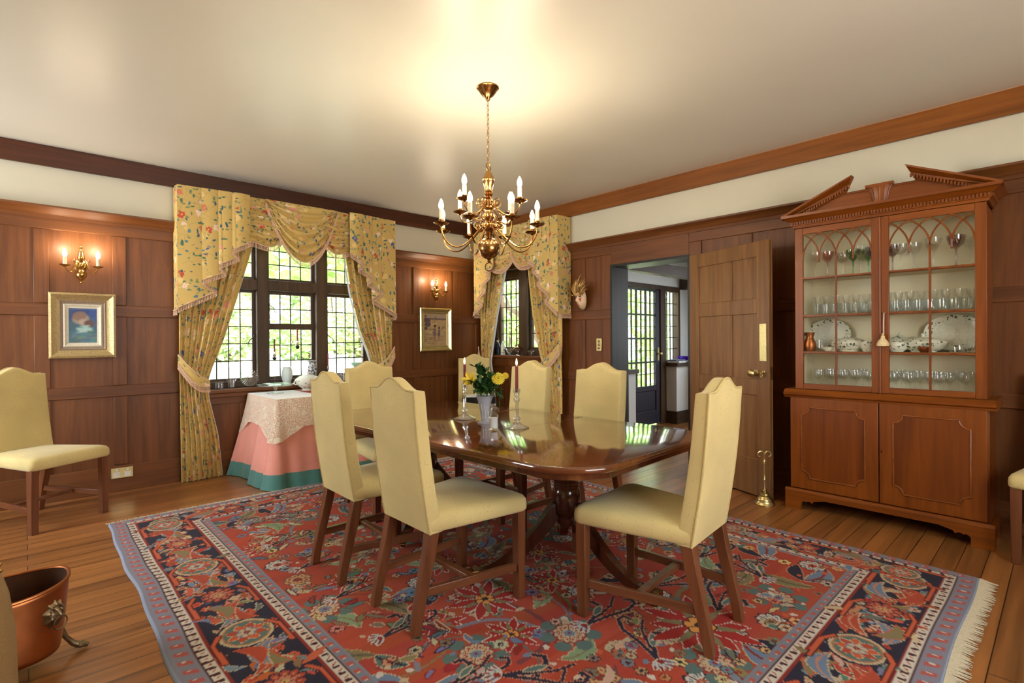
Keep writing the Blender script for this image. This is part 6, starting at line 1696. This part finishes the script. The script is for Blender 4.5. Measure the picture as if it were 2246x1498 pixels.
simple('vase', 'frosted white glass egg-shaped vase in the middle of the window sill', 'vase', [(.028,0),(.030,.004),(.044,.05),(.056,.105),(.054,.145),(.042,.178),(.040,.186),(.037,.178),(.048,.14),(.04,.06),(0,.02)], M['frost'], (1.965,SLY,SLZ), 32)
simple('vase', 'blue and white vase with a flared rim behind the tureen', 'vase', [(.034,0),(.036,.005),(.030,.03),(.042,.09),(.050,.14),(.046,.18),(.032,.205),(.030,.22),(.056,.245),(.054,.246),(.028,.22),(0,.2)], M['bluewhite'], (2.225,SLY,SLZ), 32)
t = thing('candlestick', 'silver candlestick on the sill before the right window light', 'candlestick', (2.40,SLY,SLZ))
mb = MB(); mb.lathe([(.042,0),(.043,.006),(.03,.012),(.012,.022),(.008,.05),(.014,.06),(.007,.07),(.007,.13),(.013,.14),(.012,.175),(.009,.175),(0,.15)], c=(2.40,SLY,SLZ), seg=24); mb.build('body', M['silver'], t, smooth=True)
candle(2.40, SLY, SLZ+.15, .165, 'unlit red candle in the silver candlestick on the sill', None, False)
for k, (x, lb) in enumerate([(2.47,'ribbed glass tumbler beside the silver candlestick on the sill'),(2.55,'ribbed glass tumbler nearest the right curtain on the sill')]):
    simple('tumbler', lb, 'glass', [(.034,0),(.036,.006),(.040,.09),(.038,.09),(.033,.01),(0,.008)], M['cut'], (x,SLY-.02+.01*k,SLZ), 24, FL)
simple('footed_bowl', 'pale jade green footed bowl at the right end of the wide window sill', 'bowl', [(.045,0),(.045,.006),(.014,.02),(.010,.09),(.016,.145),(.05,.16),(.078,.19),(.084,.205),(.080,.205),(.05,.168),(0,.16)], M['jade'], (2.74,SLY-.02,SLZ), 32)

# things on the corner window's sill
QX, QZ = 4.575, VZ0
t = thing('figurine', 'dark blue standing figurine on the left of the corner window sill', 'figurine', (QX,5.17,QZ))
mb = MB(); mb.lathe([(.034,0),(.034,.008),(.026,.012),(.028,.05),(.022,.085),(.026,.105),(.032,.135),(.030,.15),(.014,.164),(.010,.168)], c=(QX,5.17,QZ), seg=16, sx=.8); mb.build('robe', M['navy'], t, smooth=True)
mb = MB(); mb.ball((QX,5.17,QZ+.186), (.016,.015,.021), 12, 8); mb.ball((QX-.006,5.17,QZ+.186),(.014,.010,.014),10,6); mb.build('head', M['skin'], t, smooth=True)
mb = MB(); mb.lathe([(.017,.186),(.018,.196),(.012,.210),(0,.213)], c=(QX+.003,5.17,QZ), seg=12); mb.build('hair', M['black'], t, smooth=True)
mb = MB()
for s in (-1,1): mb.tube([(QX,5.17+s*.028,QZ+.148),(QX-.012,5.17+s*.042,QZ+.115),(QX-.032,5.17+s*.016,QZ+.098)], [.010,.009,.006], 8)
mb.build('sleeve', M['navy'], t, smooth=True)
simple('spill_vase', 'slim cream vase with green markings beside the dark figurine', 'vase', [(.030,0),(.032,.006),(.028,.06),(.032,.11),(.022,.15),(.014,.165),(.018,.185),(.016,.185),(0,.16)], M['chinapat'], (QX,5.07,QZ), 24)
simple('glass_bowl', 'small clear cut glass bowl on the corner window sill', 'bowl', [(.026,0),(.024,.005),(.010,.015),(.03,.035),(.050,.07),(.054,.088),(.051,.088),(.03,.04),(0,.03)], M['cut'], (QX-.01,4.93,QZ), 20, FL)
t = thing('covered_compote', 'lidded brass and silver compote on the corner window sill', 'compote', (QX-.02,4.755,QZ))
mb = MB(); mb.lathe([(.045,0),(.044,.005),(.02,.012),(.008,.03),(.012,.042),(.05,.055),(.070,.07),(.072,.078),(.0,.07)], c=(QX-.02,4.755,QZ), seg=32); mb.build('bowl', M['silver'], t, smooth=True)
mb = MB(); mb.lathe([(.072,.078),(.066,.084),(.045,.10),(.018,.115),(.008,.118),(.006,.126),(.010,.134),(.006,.142),(0,.146)], c=(QX-.02,4.755,QZ), seg=32); mb.build('lid', M['brass'], t, smooth=True)
mb = MB(); mb.box(-.03,.03,-.045,.045,0,.055); mb.box(-.026,.026,-.041,.041,.055,.060); o = mb.build('glass_box', M['cut'], None, bevel=.003); o.location = (QX-.02,4.53,QZ); tag(o, 'small cut glass box at the right of the corner window sill', 'box')

# flat box with papers on the corner chair
mb = MB(); mb.box(-.19,.19,-.13,.13,0,.075); o = mb.build('box_file', M['black'], None, bevel=.004); o.location = (3.905,4.755,.512); o.rotation_euler = (0,0,rad(-39)); tag(o, 'flat black box lying on the seat of the far corner chair', 'box')
mb = MB(); mb.box(-.15,.15,-.11,.11,0,.006); mb.box(-.14,.15,-.10,.105,.006,.012); o = mb.build('paper_stack', M['paper'], None); o.location = (3.905,4.755,.5875); o.rotation_euler = (0,0,rad(-36)); tag(o, 'white papers on top of the flat black box', 'papers')

# ------------------------------------------------------------------ copper coal bucket
BX, BY, BA, BB = -.125, 2.715, .245, .165
t = thing('coal_bucket', 'oval copper coal bucket with lion masks and paw feet on the floorboards', 'bucket', (BX,BY,0))
def orim(a): return .332+.018*cos(a)**2*(1 if cos(a) > 0 else .4)-.008
mb = MB()
def bw(u, v):
    a = 2*pi*u; k = .88+.12*v**.7; z = .075+(orim(a)-.075)*v
    sg = lambda q: (1 if q >= 0 else -1)*abs(q)**.78
    return (BX+BA*k*sg(cos(a)), BY+BB*k*sg(sin(a)), z)
mb.grid(bw, 128, 14, closeu=True)
def bb(u, v):
    p = bw(u,0); return (BX+(p[0]-BX)*v, BY+(p[1]-BY)*v, .052+.023*v**3)
mb.grid(bb, 128, 6, closeu=True); body = mb.build('body', M['copper'], t, smooth=True, ang=60, solid=.003)
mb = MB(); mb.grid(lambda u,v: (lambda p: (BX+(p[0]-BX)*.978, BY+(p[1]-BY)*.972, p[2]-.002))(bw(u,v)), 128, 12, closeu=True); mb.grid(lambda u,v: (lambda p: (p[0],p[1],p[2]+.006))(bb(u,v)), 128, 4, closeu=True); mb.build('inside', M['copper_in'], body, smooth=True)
mb = MB(); mb.tube([Vector(bw(k/128,1)) for k in range(129)], .006, 8); mb.build('rolled_rim', M['copper'], body, smooth=True)
for aa in (-38, 142):
    a = rad(aa); c = Vector(bw((a/(2*pi))%1,.62))-Vector((cos(a),sin(a),0))*.003; nrm = Vector((cos(a)/BA, sin(a)/BB, 0)).normalized(); tn = Vector((-nrm.y,nrm.x,0)); mb = MB()
    def lion(u, v, c=c, nrm=nrm, tn=tn):
        th = 2*pi*u; r_ = v*.045*(1+.10*sin(9*th)*(v>.7)); x = r_*cos(th)*.86; z = r_*sin(th)*1.15
        h = .020*(1-v**2)+.006*abs(sin(9*th))*(v>.6)*(1-v)*3
        h += .016*math.exp(-(x/.010)**2-((z+.006)/.018)**2)-.008*(math.exp(-((x-.014)/.006)**2-((z-.012)/.006)**2)+math.exp(-((x+.014)/.006)**2-((z-.012)/.006)**2))+.007*(math.exp(-((x-.012)/.008)**2-((z+.018)/.008)**2)+math.exp(-((x+.012)/.008)**2-((z+.018)/.008)**2))
        return c+tn*x+Vector((0,0,z))+nrm*(h+.001)
    mb.grid(lion, 54, 18, closeu=True); lm = mb.build('lion_mask', M['bronze'], t, smooth=True, ang=180)
    mb = MB(); mb.tube([c+nrm*(.030)+tn*(.026*cos(q))+Vector((0,0,-.022+.024*sin(q)-.012)) for q in [2*pi*k/20 for k in range(21)]], .0028, 6); mb.build('ring', M['bronze'], lm, smooth=True)
for aa in (8, 128, 248):
    a = rad(aa); d = Vector((cos(a),sin(a),0)); p0 = Vector(bw((a/(2*pi))%1,.04)); mb = MB()
    mb.tube([p0-d*.012+Vector((0,0,.04)), p0+d*.004+Vector((0,0,.02)), p0+d*.018+Vector((0,0,-.015)), p0+d*.040+Vector((0,0,-.048)), p0+d*.058+Vector((0,0,-.062))], [.014,.012,.009,.011,.014], 10)
    s = Vector((-d.y,d.x,0))
    for k in (-1,0,1):
        q = p0+d*.060+s*(.010*k); q.z = .014
        mb.tube([q-d*.004+Vector((0,0,.010)), q+d*(.016-.004*abs(k))+Vector((0,0,.006)), q+d*(.030-.005*abs(k))+Vector((0,0,-.002))], [.012,.010,.006], 8)
    mb.build('paw_foot', M['bronze'], t, smooth=True)

# ------------------------------------------------------------------ tub chair at the picture's lower left
AX, AY, AR = -.385, 1.98, .365
t = thing('tub_chair', 'tan suede tub chair with rounded side, cut off by the picture edge', 'armchair', (AX,AY,0))
mb = MB(); prof = [(AR-.02,.06),(AR-.004,.10),(AR,.30),(AR-.004,.46),(AR-.016,.56),(AR-.034,.63),(AR-.055,.662),(AR-.085,.672),(AR-.115,.655),(AR-.125,.60),(AR-.125,.36),(AR-.125,.34)]
mb.lathe(prof, c=(AX,AY,0), seg=48, a0=rad(-55), a1=rad(235)); 
for a in (-55,235):
    a = rad(a); mb.add([(AX+r_*cos(a),AY+r_*sin(a),z) for r_,z in prof]+[(AX+(AR-.125)*cos(a),AY+(AR-.125)*sin(a),.06)], [tuple(range(len(prof)+1))])
mb.build('shell', M['leather'], t, smooth=True, ang=60)
mb = MB(); mb.lathe([(0,.10),(AR-.13,.10),(AR-.128,.36),(AR-.15,.42),(.1,.44),(0,.44)], c=(AX,AY,0), seg=40); mb.build('seat', M['leather'], t, smooth=True)
mb = MB()
for k in range(30):
    a = rad(-50+280*k/29); mb.ball((AX+(AR-.034)*cos(a),AY+(AR-.034)*sin(a),.636), .006, 8, 5)
mb.build('stud', M['brass'], t, smooth=True)
for a in (45,135,225,315):
    a = rad(a); mb = MB(); mb.lathe([(.014,0),(.022,.06),(.024,.11)], c=(AX+.25*cos(a),AY+.25*sin(a),0), seg=12); mb.build('leg', M['legs'], t, smooth=True)

# ------------------------------------------------------------------ light
W = bpy.data.worlds.new('sky'); SC.world = W; W.use_nodes = True; nt = W.node_tree; bg = nt.nodes['Background']
tc = nt.nodes.new('ShaderNodeTexCoord'); sp = nt.nodes.new('ShaderNodeSeparateXYZ'); nt.links.new(tc.outputs['Generated'], sp.inputs[0])
r = ramp(nt, [(.0,(.9,.92,.85)),(.5,(1,1,1)),(1,(.62,.80,1))]); mr = nt.nodes.new('ShaderNodeMapRange'); mr.inputs['From Min'].default_value = -1
nt.links.new(sp.outputs['Z'], mr.inputs['Value']); nt.links.new(mr.outputs[0], r.inputs[0]); nt.links.new(r.outputs[0], bg.inputs[0]); bg.inputs[1].default_value = 8
sun = bpy.data.lights.new('sun','SUN'); sun.energy = 26; sun.angle = rad(2); sun.color = (1,.96,.88); so = bpy.data.objects.new('sun', sun); COL.objects.link(so)
so.rotation_euler = Vector((-.35,.55,-.76)).to_track_quat('-Z','Y').to_euler()
def area(name, loc, target, sx, sy, e, col):
    l = bpy.data.lights.new(name,'AREA'); l.shape = 'RECTANGLE'; l.size = sx; l.size_y = sy; l.energy = e; l.color = col
    o = bpy.data.objects.new(name, l); COL.objects.link(o); o.location = loc
    o.rotation_euler = (Vector(target)-Vector(loc)).to_track_quat('-Z','Z').to_euler(); return o
area('daylight from the side window', (-2.3,4.42,1.6), (-.1,4.75,.45), 1.4, 1.3, 34, (.84,.92,1))
area('added hall fill light', (7.7,2.3,1.5), (6,2.4,1.0), 1.4, 1.4, 26, (.86,.93,1))  # unseen fill lamp added to brighten the hall; no window stands there

# ------------------------------------------------------------------ camera
cam = bpy.data.cameras.new('camera'); co = bpy.data.objects.new('camera', cam); COL.objects.link(co); SC.camera = co
cam.sensor_width = 36; cam.lens = 1142/2246*36; cam.clip_start = .05
yaw, pit, rol = rad(46.93), rad(.2), rad(-.402)
fw = Vector((cos(yaw),sin(yaw),0)); rt = Vector((sin(yaw),-cos(yaw),0)); up = Vector((0,0,1))
F2 = fw*cos(pit)-up*sin(pit); u2 = up*cos(pit)+fw*sin(pit)
R3 = rt*cos(rol)+u2*sin(rol); U3 = u2*cos(rol)-rt*sin(rol)
co.matrix_world = Matrix(((R3.x,U3.x,-F2.x,0),(R3.y,U3.y,-F2.y,0),(R3.z,U3.z,-F2.z,1.25),(0,0,0,1)))
vs = SC.view_settings
SC.display_settings.display_device = 'sRGB'; vs.view_transform = 'Standard'; vs.look = 'None'; vs.exposure = 0.55; vs.gamma = 1.0
try: vs.use_curve_mapping = False
except Exception: pass
cy = SC.cycles
cy.max_bounces = 10; cy.diffuse_bounces = 4; cy.glossy_bounces = 4; cy.transmission_bounces = 6; cy.transparent_max_bounces = 48
cy.caustics_reflective = False; cy.caustics_refractive = False; cy.sample_clamp_indirect = 4.0; cy.use_denoising = True; cy.use_adaptive_sampling = True; cy.adaptive_threshold = .015
